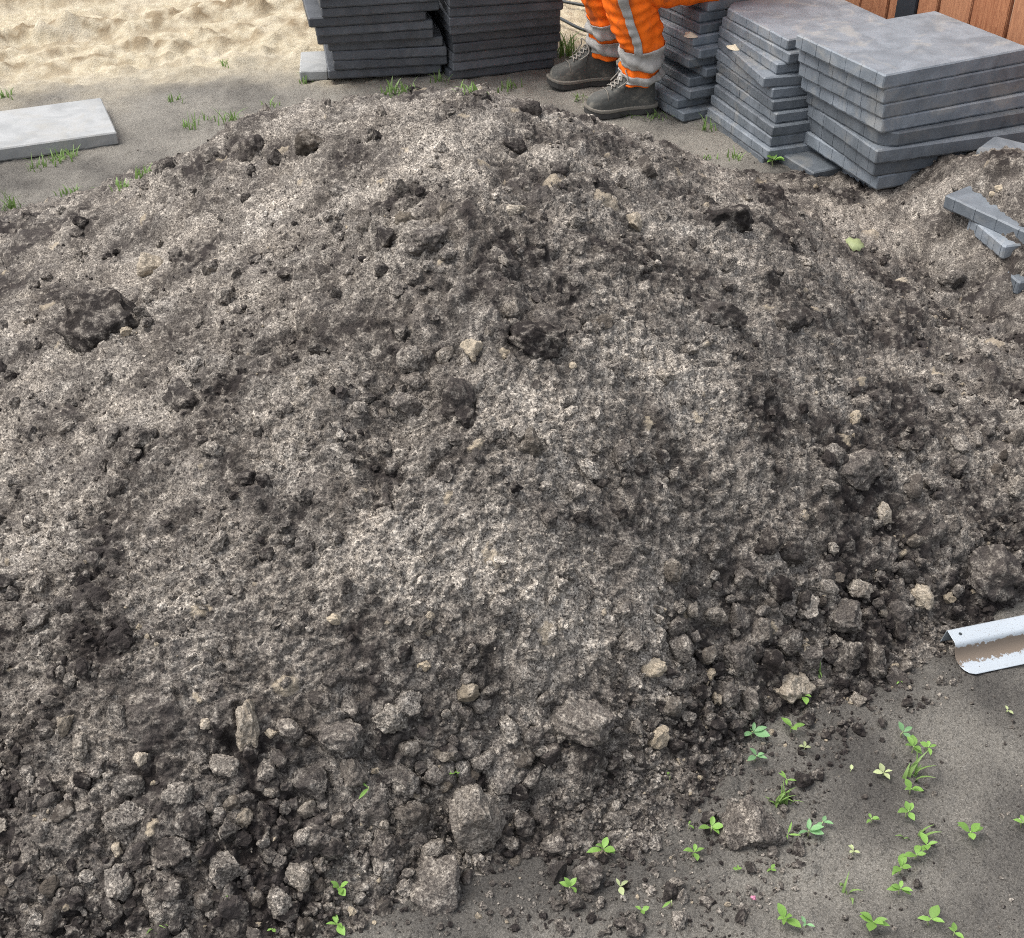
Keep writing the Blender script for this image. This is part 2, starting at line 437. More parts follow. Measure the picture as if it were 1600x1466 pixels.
# ------------------------------------------------------------------ object helpers
def add_mesh(name, verts, faces, mat, parent=None, smooth_=True):
    me = bpy.data.meshes.new(name)
    me.from_pydata(verts, [], faces); me.update()
    if smooth_: me.polygons.foreach_set('use_smooth', [True]*len(me.polygons))
    return link(name, me, mat, parent)
def link(name, me, mat, parent=None):
    if mat is not None and not me.materials: me.materials.append(M[mat] if isinstance(mat, str) else mat)
    o = bpy.data.objects.new(name, me); COL.objects.link(o)
    if parent is not None: o.parent = parent
    return o
def empty(name, loc=(0, 0, 0), rz=0):
    o = bpy.data.objects.new(name, None); COL.objects.link(o)
    o.location = loc; o.rotation_euler = (0, 0, rz); o.empty_display_size = .05
    return o
def tag(o, label, cat, group=None):
    o['label'] = label; o['category'] = cat
    if group: o['group'] = group
    o['kind'] = 'thing'
    return o
def big_grid(name, X, Y, Z, keep, mat, attrs):
    R, C = X.shape
    idx = np.arange(R*C).reshape(R, C)
    quads = np.stack([idx[:-1, :-1], idx[:-1, 1:], idx[1:, 1:], idx[1:, :-1]], -1)
    kq = (keep[:-1, :-1] | keep[:-1, 1:] | keep[1:, 1:] | keep[1:, :-1])
    quads = quads[kq]
    used = np.zeros(R*C, bool); used[quads.ravel()] = True
    remap = np.cumsum(used)-1
    quads = remap[quads]
    co = np.stack([X.ravel()[used], Y.ravel()[used], Z.ravel()[used]], -1).astype(np.float32)
    me = bpy.data.meshes.new(name)
    me.vertices.add(len(co)); me.vertices.foreach_set('co', co.ravel())
    nf = len(quads)
    me.loops.add(nf*4); me.loops.foreach_set('vertex_index', quads.ravel().astype(np.int32))
    me.polygons.add(nf)
    me.polygons.foreach_set('loop_start', np.arange(0, nf*4, 4, dtype=np.int32))
    me.polygons.foreach_set('use_smooth', np.ones(nf, bool))
    me.update(calc_edges=True)
    for k, v in attrs.items():
        a = me.attributes.new(k, 'FLOAT', 'POINT'); a.data.foreach_set('value', v.ravel()[used].astype(np.float32))
    return link(name, me, mat)

# fan-shaped grids: finer close to where the photographer stood
APEX = -1.0
def rows_for(zprof, y0, y1, count):
    ys = np.linspace(y0, y1, 4000)
    zz = np.interp(ys, *zprof)
    dep = ys*CT+(CAMH-zz)*ST
    py = 733+FPX*((CAMH-zz)*CT-ys*ST)/dep
    py = np.minimum.accumulate(py)-np.arange(4000)*.02
    return np.interp(np.linspace(py[0], py[-1], count), py[::-1], ys[::-1])
def fan(ys, angs):
    r = (ys-APEX)[:, None]; a = angs[None, :]
    return r*np.tan(a)*np.ones_like(r), (ys[:, None])*np.ones_like(a)

# ------------------------------------------------------------------ ground: one sheet out to the horizon
ang_in = np.linspace(-.62, .62, 580)
ang = np.concatenate([np.radians([-86, -80, -70, -60, -52, -45, -40]), ang_in, np.radians([40, 45, 52, 60, 70, 80, 86])])
ya = rows_for(((0, 9), (0, 0)), 1.05, 7.6, 580)
ys = np.concatenate([[-.95, -.5, 0, .5, .8], ya, [7.8, 8.1, 8.6, 9.3, 10.3, 12, 15, 20, 30, 50, 90, 160]])
gx, gy = fan(ys, ang)
gz = ground_h(gx, gy)
cx_ = np.clip(gx, -5, 5); cy_ = np.clip(gy, 0, 8)
spk, _ = domes(cx_+.004*perlin(cx_/.01, cy_/.01, 4), cy_, .013, .3, 91, flat=.55)
spk2, _ = domes(cx_, cy_, .04, .05, 95, flat=.5)
sm = sand_mask(gx, gy)
gx_, gy_ = gx, gy
gz += (spk+spk2+.0012*perlin(cx_/.006, cy_/.006, 19))*(1-sm)*(gy < 7)
# dry pale crust in patches on the bare soil; paler towards the back where the sand has blown over it
gp = np.clip(.16+.55*fbm(gx, gy, .30, 4, 61)+.6*smooth(3.6, 5.0, gy)+.2*smooth(1.5, 1.22, gy), 0, 1)
hs_ = heap_smooth(gx, gy)
g_o = big_grid('ground', gx, gy, gz, np.ones_like(gx, bool), 'ground', {'sand': sm, 'pale': gp, 'churn_shade': ground_h(gx, gy, True)})
g_o['kind'] = 'structure'

# ------------------------------------------------------------------ the heap of soil
ang = np.concatenate([np.radians([-62, -58, -54, -50, -47, -44, -41, -38.5, -36.5]), np.linspace(-.61, .61, 1010), np.radians([36.5, 38.5, 41, 44, 48, 52])])
ys = rows_for(((1.0, 1.3, 1.5, 2.0, 2.6, 3.1, 3.6, 5.0), (0, 0, .04, .36, .52, .52, .42, .1)), 1.02, 5.0, 800)
hx, hy = fan(ys, ang)
hz = heap_macro(hx, hy)
body = smooth(-.02, .04, hz)
e_ = .04
sx_ = (heap_smooth(hx+e_, hy)-heap_smooth(hx-e_, hy))/(2*e_); sy_ = (heap_smooth(hx, hy+e_)-heap_smooth(hx, hy-e_))/(2*e_)
nl_ = np.sqrt(1+sx_*sx_+sy_*sy_)
dv = np.diff(hy, axis=0)*np.sqrt(1+np.clip(sy_[1:], -.9, .9)**2)
vy = np.concatenate([hy[:1], hy[:1]+np.cumsum(dv, axis=0)], 0)        # distance measured along the slope
ux = hx
# how cloddy: coarse lumps roll to the foot, and lie in the hollow below the crest; finer in between
def blob(px, py, z, r):
    c = U(px, py, z); return np.exp(-(((hx-c.x)**2+(hy-c.y)**2)/(r*r)))
cl = .5+.5*fbm(hx, hy, .3, 2, 71)
cl += .8*smooth(.22, .02, hz)+.55*blob(830, 470, .65, .3)+.45*blob(1230, 900, .22, .22)+.3*blob(680, 600, .56, .18)+.35*blob(600, 330, .66, .2)
cl -= .5*blob(760, 830, .45, .20)+.4*blob(1000, 700, .47, .22)+.3*blob(450, 330, .6, .25)+.25*blob(1330, 370, .1, .25)+.3*blob(480, 960, .36, .12)
fu = furrow(hx, hy)
cl = np.clip(cl+.5*fu, .14, 1.15)
wx = ux+.013*perlin(ux/.034, vy/.034, 101)+.0035*perlin(ux/.009, vy/.009, 102)
wy = vy+.013*perlin(ux/.034, vy/.034, 103)+.0035*perlin(ux/.009, vy/.009, 104)
d1, t1 = domes(wx, wy, .09, .34, 201, flat=.52)
d0, t0_ = domes(wx+.02*perlin(ux/.1, vy/.1, 121), wy, .17, .4, 281, flat=.26)
d2, t2 = domes(wx, wy, .044, .50, 221, flat=.66)
d3, t3 = domes(wx, wy, .022, .75, 241, flat=.85)
d4, t4 = domes(wx, wy, .0115, .8, 261, flat=.95)
w1 = .30+.70*smooth(.3, .85, cl); w2 = .45+.6*smooth(.2, .75, cl)
hh = np.maximum(np.maximum(d1*w1, d2*w2), d3*(.7+.4*np.clip(cl, 0, 1)))
tone = np.where(d1*w1 >= hh-1e-7, t1, np.where(d2*w2 >= hh-1e-7, t2, t3))
tone = np.where(hh < .0008, .35, tone)
disp = body*(.55*d0*np.clip(.4+cl, 0, 1)+1.05*hh+1.0*d4+.0026*perlin(ux/.0065, vy/.0065, 105)+.006*perlin(ux/.018, vy/.018, 106)+.008*perlin(ux/.06, vy/.06, 107)-.008*np.abs(perlin(wx/.045, wy/.045, 108))-.012)
hz2 = hz+disp/nl_
bx_ = hx-disp*sx_/nl_; by_ = hy-disp*sy_/nl_
pale = .285+.34*fbm(hx, hy, .16, 4, 111)-.12*(cl-.4)+.06*smooth(.15, .5, hz)
pale += .22*blob(770, 800, .46, .22)+.2*blob(980, 620, .5, .16)+.06*blob(470, 340, .62, .3)+.2*blob(690, 250, .74, .12)+.1*blob(900, 250, .7, .2)
pale -= .06*blob(830, 500, .64, .2)+.02*blob(1250, 920, .2, .28)+.1*blob(1500, 760, .2, .3)+.08*blob(220, 1330, .1, .25)
pale += .35*blob(1330, 340, .08, .22)+.05*blob(100, 700, .35, .3)
pale = np.clip(pale-.05*fu, .03, 1.0)
tone = np.clip(tone*.9+.15*fbm(hx, hy, .1, 2, 113), 0, 1)
# odd limey / stony crumbs
tint = np.where((t2 > .986) & (d2*w2 >= hh-1e-7) & (hh > .001), .6, 0)+np.where((t3 > .993) & (d3 > .004), .7, 0)
tint = np.clip(tint, 0, 1)
gnd = ground_h(hx, hy)
heap = big_grid('soil_heap', bx_, by_, hz2, hz2 > gnd-.035, 'heap', {'pale': pale, 'tone': tone, 'tint': tint})
# from here on things are set down on this finished surface
def fan_lookup(F, x, y, far):
    r_ = np.clip(np.interp(y, ys, np.arange(len(ys))), 0, len(ys)-1.001); c_ = np.clip(np.interp(np.arctan2(x, y-APEX), ang, np.arange(len(ang))), 0, len(ang)-1.001)
    i = r_.astype(int); j = c_.astype(int); u = r_-i; v = c_-j
    h = F[i, j]*(1-u)*(1-v)+F[i+1, j]*u*(1-v)+F[i, j+1]*(1-u)*v+F[i+1, j+1]*u*v
    return np.where((y < ys[0]) | (y > ys[-1]), far, h)
def blur(F, k):
    for ax in (0, 1):
        c = np.cumsum(np.pad(F, [(k+1, k) if a_ == ax else (0, 0) for a_ in (0, 1)], mode='edge'), axis=ax)
        F = (np.take(c, np.arange(2*k+1, c.shape[ax]), ax)-np.take(c, np.arange(0, c.shape[ax]-2*k-1), ax))/(2*k+1)
    return F
HZB = blur(hz2, 5)
def heap_place(x, y): return fan_lookup(HZB, x, y, -.4)
def surf(x, y): return np.maximum(heap_place(x, y), ground_h(x, y))
tag(heap, 'long heap of dark crumbly soil dusted with pale sand, filling the foreground', 'soil heap')

# ------------------------------------------------------------------ concrete paving slabs
def slab_mesh(name, Lx, Ly, t, seed, grooves=True, clip=None, chip=None):
    """x: -Lx/2..Lx/2, y: -Ly/2..Ly/2, z 0..t; moulded grooves on the two faces that look along x"""
    r = random.Random(seed)
    pts = []
    cs = [(-Lx/2, -Ly/2), (Lx/2, -Ly/2), (Lx/2, Ly/2), (-Lx/2, Ly/2)]
    for k in range(4):
        a = Vector((*cs[k], 0)); b = Vector((*cs[(k+1) % 4], 0)); d = (b-a); L = d.length; d.normalize()
        nrm = Vector((d.y, -d.x, 0))
        ss = [(0.004, 0)]
        gset = []
        if grooves and k in (1, 3):
            gn = 6
            gset = [L*(i+.5)/gn+r.uniform(-.002, .002) for i in range(gn)]
        s = .03
        marks = []
        while s < L-.02:
            if all(abs(s-g) > .009 for g in gset): marks.append((s, r.uniform(-.0008, .0006)))
            s += .025
        for g in gset: marks += [(g-.0016, 0), (g-.0006, -.0015), (g+.0006, -.0015), (g+.0016, 0)]
        marks.sort()
        for s, o in ss+marks+[(L-.004, 0)]:
            p = a+d*s+nrm*o
            pts.append((p.x, p.y))
    if clip:                                        # (corner x sign, y sign, amount): a moulded or broken-off corner
        sx, sy, c = clip
        q = []
        for x, y in pts:
            e = (Lx/2-x*sx)+(Ly/2-y*sy)-c
            if e < 0: x += sx*e/2; y += sy*e/2
            q.append((x, y))
        pts = q
    N = len(pts)
    ch = .0045
    vs, fs = [], []
    def inset(f):
        return [(x-math.copysign(min(f, abs(x)), x) if abs(abs(x)-Lx/2) < .02 else x, y-math.copysign(min(f, abs(y)), y) if abs(abs(y)-Ly/2) < .02 else y) for x, y in pts]
    rings = [(0.0, inset(.004), .0014), (.0065, pts, .0008), (t-ch, pts, .0004), (t, inset(ch), .0002)]
    for z, ps, j in rings:
        for x, y in ps: vs.append((x+r.uniform(-j, j), y+r.uniform(-j, j), z+(r.uniform(-j, j) if z else 0)))
    for k in range(3):
        for i in range(N):
            j = (i+1) % N
            fs.append((k*N+i, k*N+j, (k+1)*N+j, (k+1)*N+i))
    fs.append(tuple(3*N+i for i in range(N)))
    fs.append(tuple(reversed(range(N))))
    me = bpy.data.meshes.new(name)
    me.from_pydata(vs, [], fs); me.update()
    return me
ORD = ['topmost', 'second', 'third', 'fourth', 'fifth', 'sixth', 'seventh', 'eighth', 'ninth', 'tenth', 'eleventh', 'twelfth', 'thirteenth', 'fourteenth']
def put_slab(me, near, left, Lx, Ly, zb, mat, label, group, name='paving_slab', tilt=(0, 0)):
    """near corner and a point along the left edge, both on the slab's top; local +y runs from near to left"""
    e1 = (left-near); e1.z = 0; e1.normalize()
    e2 = Vector((e1.y, -e1.x, 0))
    c = near+e1*(Ly/2)+e2*(Lx/2)
    me2 = me
    o = link(name, me2, mat)
    o.location = (c.x, c.y, zb); o.rotation_euler = (tilt[0], tilt[1], math.atan2(e2.y, e2.x))
    return tag(o, label, 'paving slab', group)

# the three grey stacks in a row in front of the fence: (left corner, near corner) of each slab's top, top to bottom
LX, LY = .62, .47
v4 = [slab_mesh('slab', LX, LY, .0492, 30+i) for i in range(3)]
chipped = slab_mesh('slab_chipped', LX, LY, .0492, 40, clip=(-1, -1, .05))
S4 = [((120,165),(795,478)),((112,255),(800,590)),((110,360),(795,705)),((130,460),(785,815)),((158,560),(800,935)),((155,650),(735,1055)),((135,735),(720,1150)),((95,845),(745,1255)),((150,950),(755,1290))]
for k, (l, nr) in enumerate(S4):
    zt = .46-.0505*k
    L = U(1220+l[0]/4.887, 20+l[1]/4.887, zt); Nn = U(1220+nr[0]/4.887, 20+nr[1]/4.887, zt)
    lab = ORD[k]+' slab from the top of the grey stack nearest the camera, right' if k else 'topmost slab, scratched and sand-smeared, of the nearest grey stack at right'
    if k == 4: lab = 'fifth slab down in the nearest grey stack, with a broken soil-filled corner'
    if k == 7: lab = 'eighth slab down in the nearest grey stack, jutting out to the left'
    put_slab(chipped if k == 4 else v4[k % 3], Nn, L, LX, LY, zt-.0492, 'slab', lab, 'slabs of the nearest grey stack')
base = slab_mesh('slab_base', .5, .3, .04, 55, grooves=False)
put_slab(base, U(1271, 268, .04), U(1236, 247, .04), .5, .3, -.005, 'slab', 'half-buried small slab end poking out left of the nearest grey stack', 'slabs of the nearest grey stack')

LX2 = .47
v2 = [slab_mesh('slab', LX2, LY, .0388, 60+i) for i in range(3)]
v2c = slab_mesh('slab_cut_corner', LX2, LY, .0388, 64, clip=(-1, 1, .06))
S2 = [((165,28),(690,305)),((190,128),(700,410)),((203,222),(605,490)),((160,290),(505,595)),((185,405),(575,680)),((155,468),(575,775)),((150,560),(600,870)),((120,640),(575,970)),((125,740),(560,1050)),((65,810),(540,1150)),((140,935),(500,1205))]
for k, (l, nr) in enumerate(S2):
    zt = .42-.0398*k
    L = U(1090+l[0]/4.887, l[1]/4.887, zt); Nn = U(1090+nr[0]/4.887, nr[1]/4.887, zt)
    lab = ORD[k]+' slab from the top of the middle grey stack, right of centre'
    if k == 0: lab = 'topmost slab of the middle grey stack, bluish top with a cut corner'
    if k == 3: lab = 'twisted fourth slab of the middle grey stack, sand spilt on its edge'
    if k == 9: lab = 'wide bluish tenth slab jutting out low in the middle grey stack'
    put_slab(v2c if k == 0 else v2[k % 3], Nn, L, LX2, LY, zt-.0388, 'slab', lab, 'slabs of the middle grey stack')

v3 = [slab_mesh('slab', LX, LY, .0376, 70+i) for i in range(3)]
S3 = [(785,30,-62),(690,155,-62),(690,290,-61),(615,430,-62),(690,575,-61),(560,680,-64),(760,790,-62),(565,900,-64),(575,1045,-63),(430,1150,-62),(500,1300,-62)]
for k, (a, b, an) in enumerate(S3):
    zt = .425-.0385*k
    Nn = U(1000+a/7.33, b/7.33, zt)
    an = math.radians(an); L = Nn-Vector((math.cos(an), math.sin(an), 0))
    lab = ORD[k]+' slab from the top of the grey stack the worker sits on'
    put_slab(v3[k % 3], Nn, L, LX, LY, zt-.0376, 'slab', lab, 'slabs of the stack under the worker')

# the two charcoal stacks at the back
BX, BY = .475, .6
vb = [slab_mesh('slab_charcoal', BX, BY, .0388, 80+i, grooves=False) for i in range(3)]
SA_ = [((250,-110),(1440,-190)),((262,-15),(1450,-85)),((280,85),(1455,10)),((145,190),(1340,115)),((225,285),(1415,205)),((235,370),(1410,305)),((345,440),(1510,385)),((390,540),(1545,490)),((405,640),(1550,580)),((350,735),(1490,670))]
SB_ = [((270,-215),(1395,-290)),((272,-115),(1400,-190)),((275,-18),(1400,-90)),((275,80),(1400,10)),((280,185),(1390,85)),((285,270),(1385,170)),((310,360),(1400,250)),((325,465),(1400,345)),((315,560),(1385,430)),((320,655),(1375,520)),((280,745),(1370,612))]
for key, S, ox, nm in (('a', SA_, 460, 'left'), ('b', SB_, 660, 'right')):
    for k, (l, r_) in enumerate(S):
        zt = .042+.0405*(len(S)-1-k)+(.018 if key == 'a' else 0)
        L = U(ox+l[0]/6.667, l[1]/6.667, zt); R_ = U(ox+r_[0]/6.667, r_[1]/6.667, zt)
        e = (R_-L).normalized(); back = L+Vector((-e.y, e.x, 0))
        nth = ORD[len(S)-1-k].replace('topmost', 'lowest')
        lab = (nth+' slab up' if nth != 'lowest' else 'lowest slab')+' in the charcoal stack at the back, '+('left one' if key == 'a' else 'right one, nearer the worker')
        put_slab(vb[k % 3], L, back, BX, BY, zt-.0395, 'slab_dark', lab, 'slabs of the %s charcoal stack' % nm)
bear = slab_mesh('bearer', .40, .3, .02, 90, grooves=False)
o = put_slab(bear, U(540, 117, .02), U(540, 117, .02)+Vector((-.2, 1, 0)), .36, .3, .0, 'slab_dark', 'thin dark bearer in the gap under the left charcoal stack', 'slabs of the left charcoal stack')

# pale slabs lying on the ground at the left
pl = slab_mesh('slab_pale', .8, .40, .05, 95, grooves=False)
fr = U(183, 208, .05); fl = U(0, 234, .05)
e2 = (fr-fl).normalized(); nl = fr-e2*.8
put_slab(pl, nl, nl+Vector((-e2.y, e2.x, 0)), .8, .42, .0, 'slab_pale', 'single pale concrete slab lying flat on the ground at left edge', None)
ps = slab_mesh('slab_pale_small', .118, .26, .042, 97, grooves=False)
a = U(467.5, 112, .042); b = U(509, 110.5, .042); e2 = (b-a).normalized()
put_slab(ps, a, a+Vector((-e2.y, e2.x, 0)), .118, .26, .0, 'slab_pale', 'small pale concrete block against the foot of the left charcoal stack', None, 'concrete_block')

# slabs half buried in the soil at the right edge
bs = slab_mesh('slab', .16, LY, .045, 120); bs2 = slab_mesh('slab', .16, .2, .045, 121)
for (pn, pl_, zt, lab, tl) in (
    ((1612, 364), (1476, 306), .222, 'upper of three half-buried slabs at right edge, soil lying on it', (.03, -.03)),
    ((1570, 384), (1523, 347), .180, 'middle of three half-buried slabs at right edge, corner pointing left', (.02, 0)),
    ((1592, 441), (1556, 412), .110, 'lowest of three half-buried slabs at right edge, only a corner showing', (.02, .02))):
    ea = (U(*pn, zt)-U(*pl_, zt)).normalized()
    na = U(*pl_, zt)+ea*LY if zt > .2 else U(*pn, zt)
    put_slab(bs if zt > .2 else bs2, na, U(*pl_, zt), .16, LY if zt > .2 else .2, zt-.045, 'slab', lab, 'half-buried slabs at the right edge', tilt=tl)
rs = slab_mesh('slab_round', .3, .22, .04, 130, grooves=False, clip=(-1, -1, .07))
put_slab(rs, U(1512, 243, .235), U(1535, 226, .235), .3, .22, .195, 'slab', 'grey slab with rounded corner lying on the soil beside the nearest stack', None)

# spilt sand on the slab edges
def mound(name, p, r, h, mat, label, cat, seed):
    rr = random.Random(seed); vs = [(0, 0, h)]; fs = []
    NA, NR = 18, 6
    for i in range(1, NR+1):
        for k in range(NA):
            a = 6.2832*k/NA; f = i/NR; q = r*f*(1+.22*math.sin(2*a+seed)+.15*math.sin(3*a+2*seed))
            vs.append((q*math.cos(a)*1.3, q*math.sin(a), h*(1-f)**1.2*rr.uniform(.8, 1.2)-.001))
    for k in range(NA): fs.append((0, 1+k, 1+(k+1) % NA))
    for i in range(NR-1):
        for k in range(NA):
            a = 1+i*NA; fs.append((a+k, a+NA+k, a+NA+(k+1) % NA, a+(k+1) % NA))
    o = add_mesh(name, vs, fs, mat); o.location = p; o.rotation_euler.z = math.radians(-62)
    return tag(o, label, cat)
mound('spilt_sand', U(1079, 54.5, .310), .028, .012, 'sandpile', 'little pile of pale sand on a slab edge of the worker\'s stack', 'sand', 3)
mound('spilt_sand', U(1150, 74, .302), .030, .012, 'sandpile', 'little pile of pale sand on the twisted slab of the middle stack', 'sand', 5)

# ------------------------------------------------------------------ larch fence with a dark post, behind the row of stacks
N4 = U(1383, 117.8, .46)
fd = Vector((math.cos(math.radians(-62)), math.sin(math.radians(-62)), 0)); fn = Vector((-fd.y, fd.x, 0))
F0 = N4+fn*(LX+.16); F0.z = 0
def fs_of(px, py, z):                                   # where along the fence line a sight ray meets it
    d = ray(px, py)
    den = d.x*fn.x+d.y*fn.y
    t = ((F0.x)*fn.x+(F0.y)*fn.y)/den
    p = Vector((d.x*t, d.y*t, CAMH+d.z*t)); return (p-F0).dot(fd), p.z
fence = empty('board_fence', F0)
fence.rotation_euler = (0, 0, math.atan2(fd.y, fd.x))
tag(fence, 'reddish larch fence of upright boards behind the stacked slabs, top right', 'fence')
def board_mesh(name, w, th, h, seed):
    bm = bmesh.new(); bmesh.ops.create_cube(bm, size=1)
    for v in bm.verts: v.co = Vector((v.co.x*w, v.co.y*th, (v.co.z+.5)*h))
    bmesh.ops.bevel(bm, geom=[e for e in bm.edges if abs(e.verts[0].co.z-e.verts[1].co.z) > .5], offset=.003, segments=2, affect='EDGES')
    me = bpy.data.meshes.new(name); bm.to_mesh(me); bm.free(); return me
edges = [(1299,1345),(1348,1389),(1391,1405),(1437,1467),(1470.5,1520),(1523.5,1581),(1585,1650)]
ss = [(fs_of(a, 10, 0)[0], fs_of(b, 10, 0)[0]) for a, b in edges]
bd = ss[5][1]-ss[5][0]
s = ss[0][0]-.012
for k in range(7):
    ss.append((s-bd, s)); s -= bd+.012
s = ss[6][1]+.012
for k in range(3):
    ss.append((s, s+bd)); s += bd+.012
for k, (a, b) in enumerate(ss):
    o = link('board', board_mesh('board', b-a, .022, 1.8+.01*(k % 3), k), 'wood', fence)
    o.location = ((a+b)/2, .0 if k % 2 else .004, .03)
pa, pb = fs_of(1405.5, 10, 0)[0], fs_of(1436.5, 10, 0)[0]
o = link('post', board_mesh('post', pb-pa, .07, 1.9, 0), 'post', fence); o.location = ((pa+pb)/2, .015, 0)
o['label'] = 'dark anthracite metal post between the boards'
for zz in (.4, 1.4):
    o = link('rail', board_mesh('rail', .045, .045, 4.2, 1), 'wood', fence)
    o.location = (-2.6, .045, zz); o.rotation_euler = (0, math.pi/2, 0)

# ------------------------------------------------------------------ steel edging profile lying at the right
def profile_trim():
    A_ = U(1479, 987.5, .047); B_ = U(1600, 963, .047)
    d = (B_-A_); d.z = 0; d.normalize(); u = Vector((d.y, -d.x, 0))      # u points towards the camera side
    sec = [(-.012, .004, 0, 0), (-.010, .010, 0, 0), (-.001, .045, 0, 0), (0, .0475, 0, 0), (.003, .048, 0, 0), (.03, .043, 0, 0), (.034, .041, .05, 0), (.0365, .037, .3, 0), (.038, .030, .7, 0), (.041, .021, 1, 0), (.046, .0135, 1, 0), (.053, .008, .72, .001),
           (.062, .0045, .36, .003), (.072, .003, .12, .006), (.083, .0035, .05, .012), (.090, .005, 0, .022)]
    NL = 60; Lh = 1.25
    vs, fs, dirt = [], [], []
    org = A_.copy(); org.z = 0
    for i in range(NL+1):
        f = (i/NL)**1.7
        for (a, z, dt, sk) in sec:
            p = d*(f*(Lh-sk)+sk)+u*a+Vector((0, 0, z))
            vs.append(p); dirt.append(dt)
    K = len(sec)
    for i in range(NL):
        for k in range(K-1):
            fs.append((i*K+k, i*K+k+1, (i+1)*K+k+1, (i+1)*K+k))
    o = add_mesh('steel_edging', vs, fs, 'steel')
    at = o.data.attributes.new('dirt', 'FLOAT', 'POINT'); at.data.foreach_set('value', dirt)
    md = o.modifiers.new('thick', 'SOLIDIFY'); md.thickness = .0012; md.offset = -1
    o.location = org+Vector((0, 0, sh(ground_h, org.x, org.y)+.004))
    tag(o, 'mud-streaked pale steel edging profile lying on the ground at right edge', 'metal profile')
    # round fixing hole near the end: a dark plug set just proud of the flange
    hv = [(0, 0, 0)]+[(.0036*math.cos(k*.5236), .0036*math.sin(k*.5236), 0) for k in range(12)]
    hf = [(0, 1+k, 1+(k+1) % 12) for k in range(12)]
    h = add_mesh('screw_hole', hv, hf, 'hose', o)
    h.location = d*.022+u*.015+Vector((0, 0, .0463)); h.rotation_euler = ((Vector((0, 0, 1))+u*.19).to_track_quat('Z', 'Y')).to_euler()
profile_trim()

# ------------------------------------------------------------------ tubes
def tube(path, rad, seg=8, closed_ends=True):
    vs, fs = [], []
    n_ = len(path)
    up = Vector((0, 0, 1)); prevx = None
    for i, p in enumerate(path):
        t = (path[min(i+1, n_-1)]-path[max(i-1, 0)]).normalized()
        if prevx is None:
            x = t.cross(up)
            if x.length < .1: x = t.cross(Vector((1, 0, 0)))
        else: x = prevx-t*prevx.dot(t)
        x.normalize(); y = t.cross(x); prevx = x
        r = rad[i] if isinstance(rad, (list, tuple)) else rad
        for k in range(seg):
            a = 6.28318*k/seg
            vs.append(p+x*(r*math.cos(a))+y*(r*math.sin(a)))
    for i in range(n_-1):
        for k in range(seg):
            k2 = (k+1) % seg
            fs.append((i*seg+k, i*seg+k2, (i+1)*seg+k2, (i+1)*seg+k))
    if closed_ends:
        fs.append(tuple(reversed(range(seg)))); fs.append(tuple((n_-1)*seg+k for k in range(seg)))
    return vs, fs
def spline(pts, m=10):
    out = []
    P = [pts[0]]+list(pts)+[pts[-1]]
    for i in range(1, len(P)-2):
        for k in range(m):
            t = k/m
            a, b, c, d = P[i-1], P[i], P[i+1], P[i+2]
            out.append(.5*((2*b)+(c-a)*t+(2*a-5*b+4*c-d)*t*t+(3*b-a-3*c+d)*t**3))
    out.append(pts[-1]); return out
hp = [U(700, -60, .02), U(800, -16, .02), U(868, 0, .03), U(910, 8, .03), U(965, 18, .03), U(1005, 40, .03), U(990, 58, .02), U(950, 54, .025), U(912, 47, .03), U(872, 27, .04), U(840, 8, .05), U(790, -25, .03)]
v, f = tube(spline(hp, 8), .0075, 10)
o = add_mesh('hose', v, f, 'hose'); tag(o, 'thin black hose looping on the sand behind the worker\'s legs', 'hose')

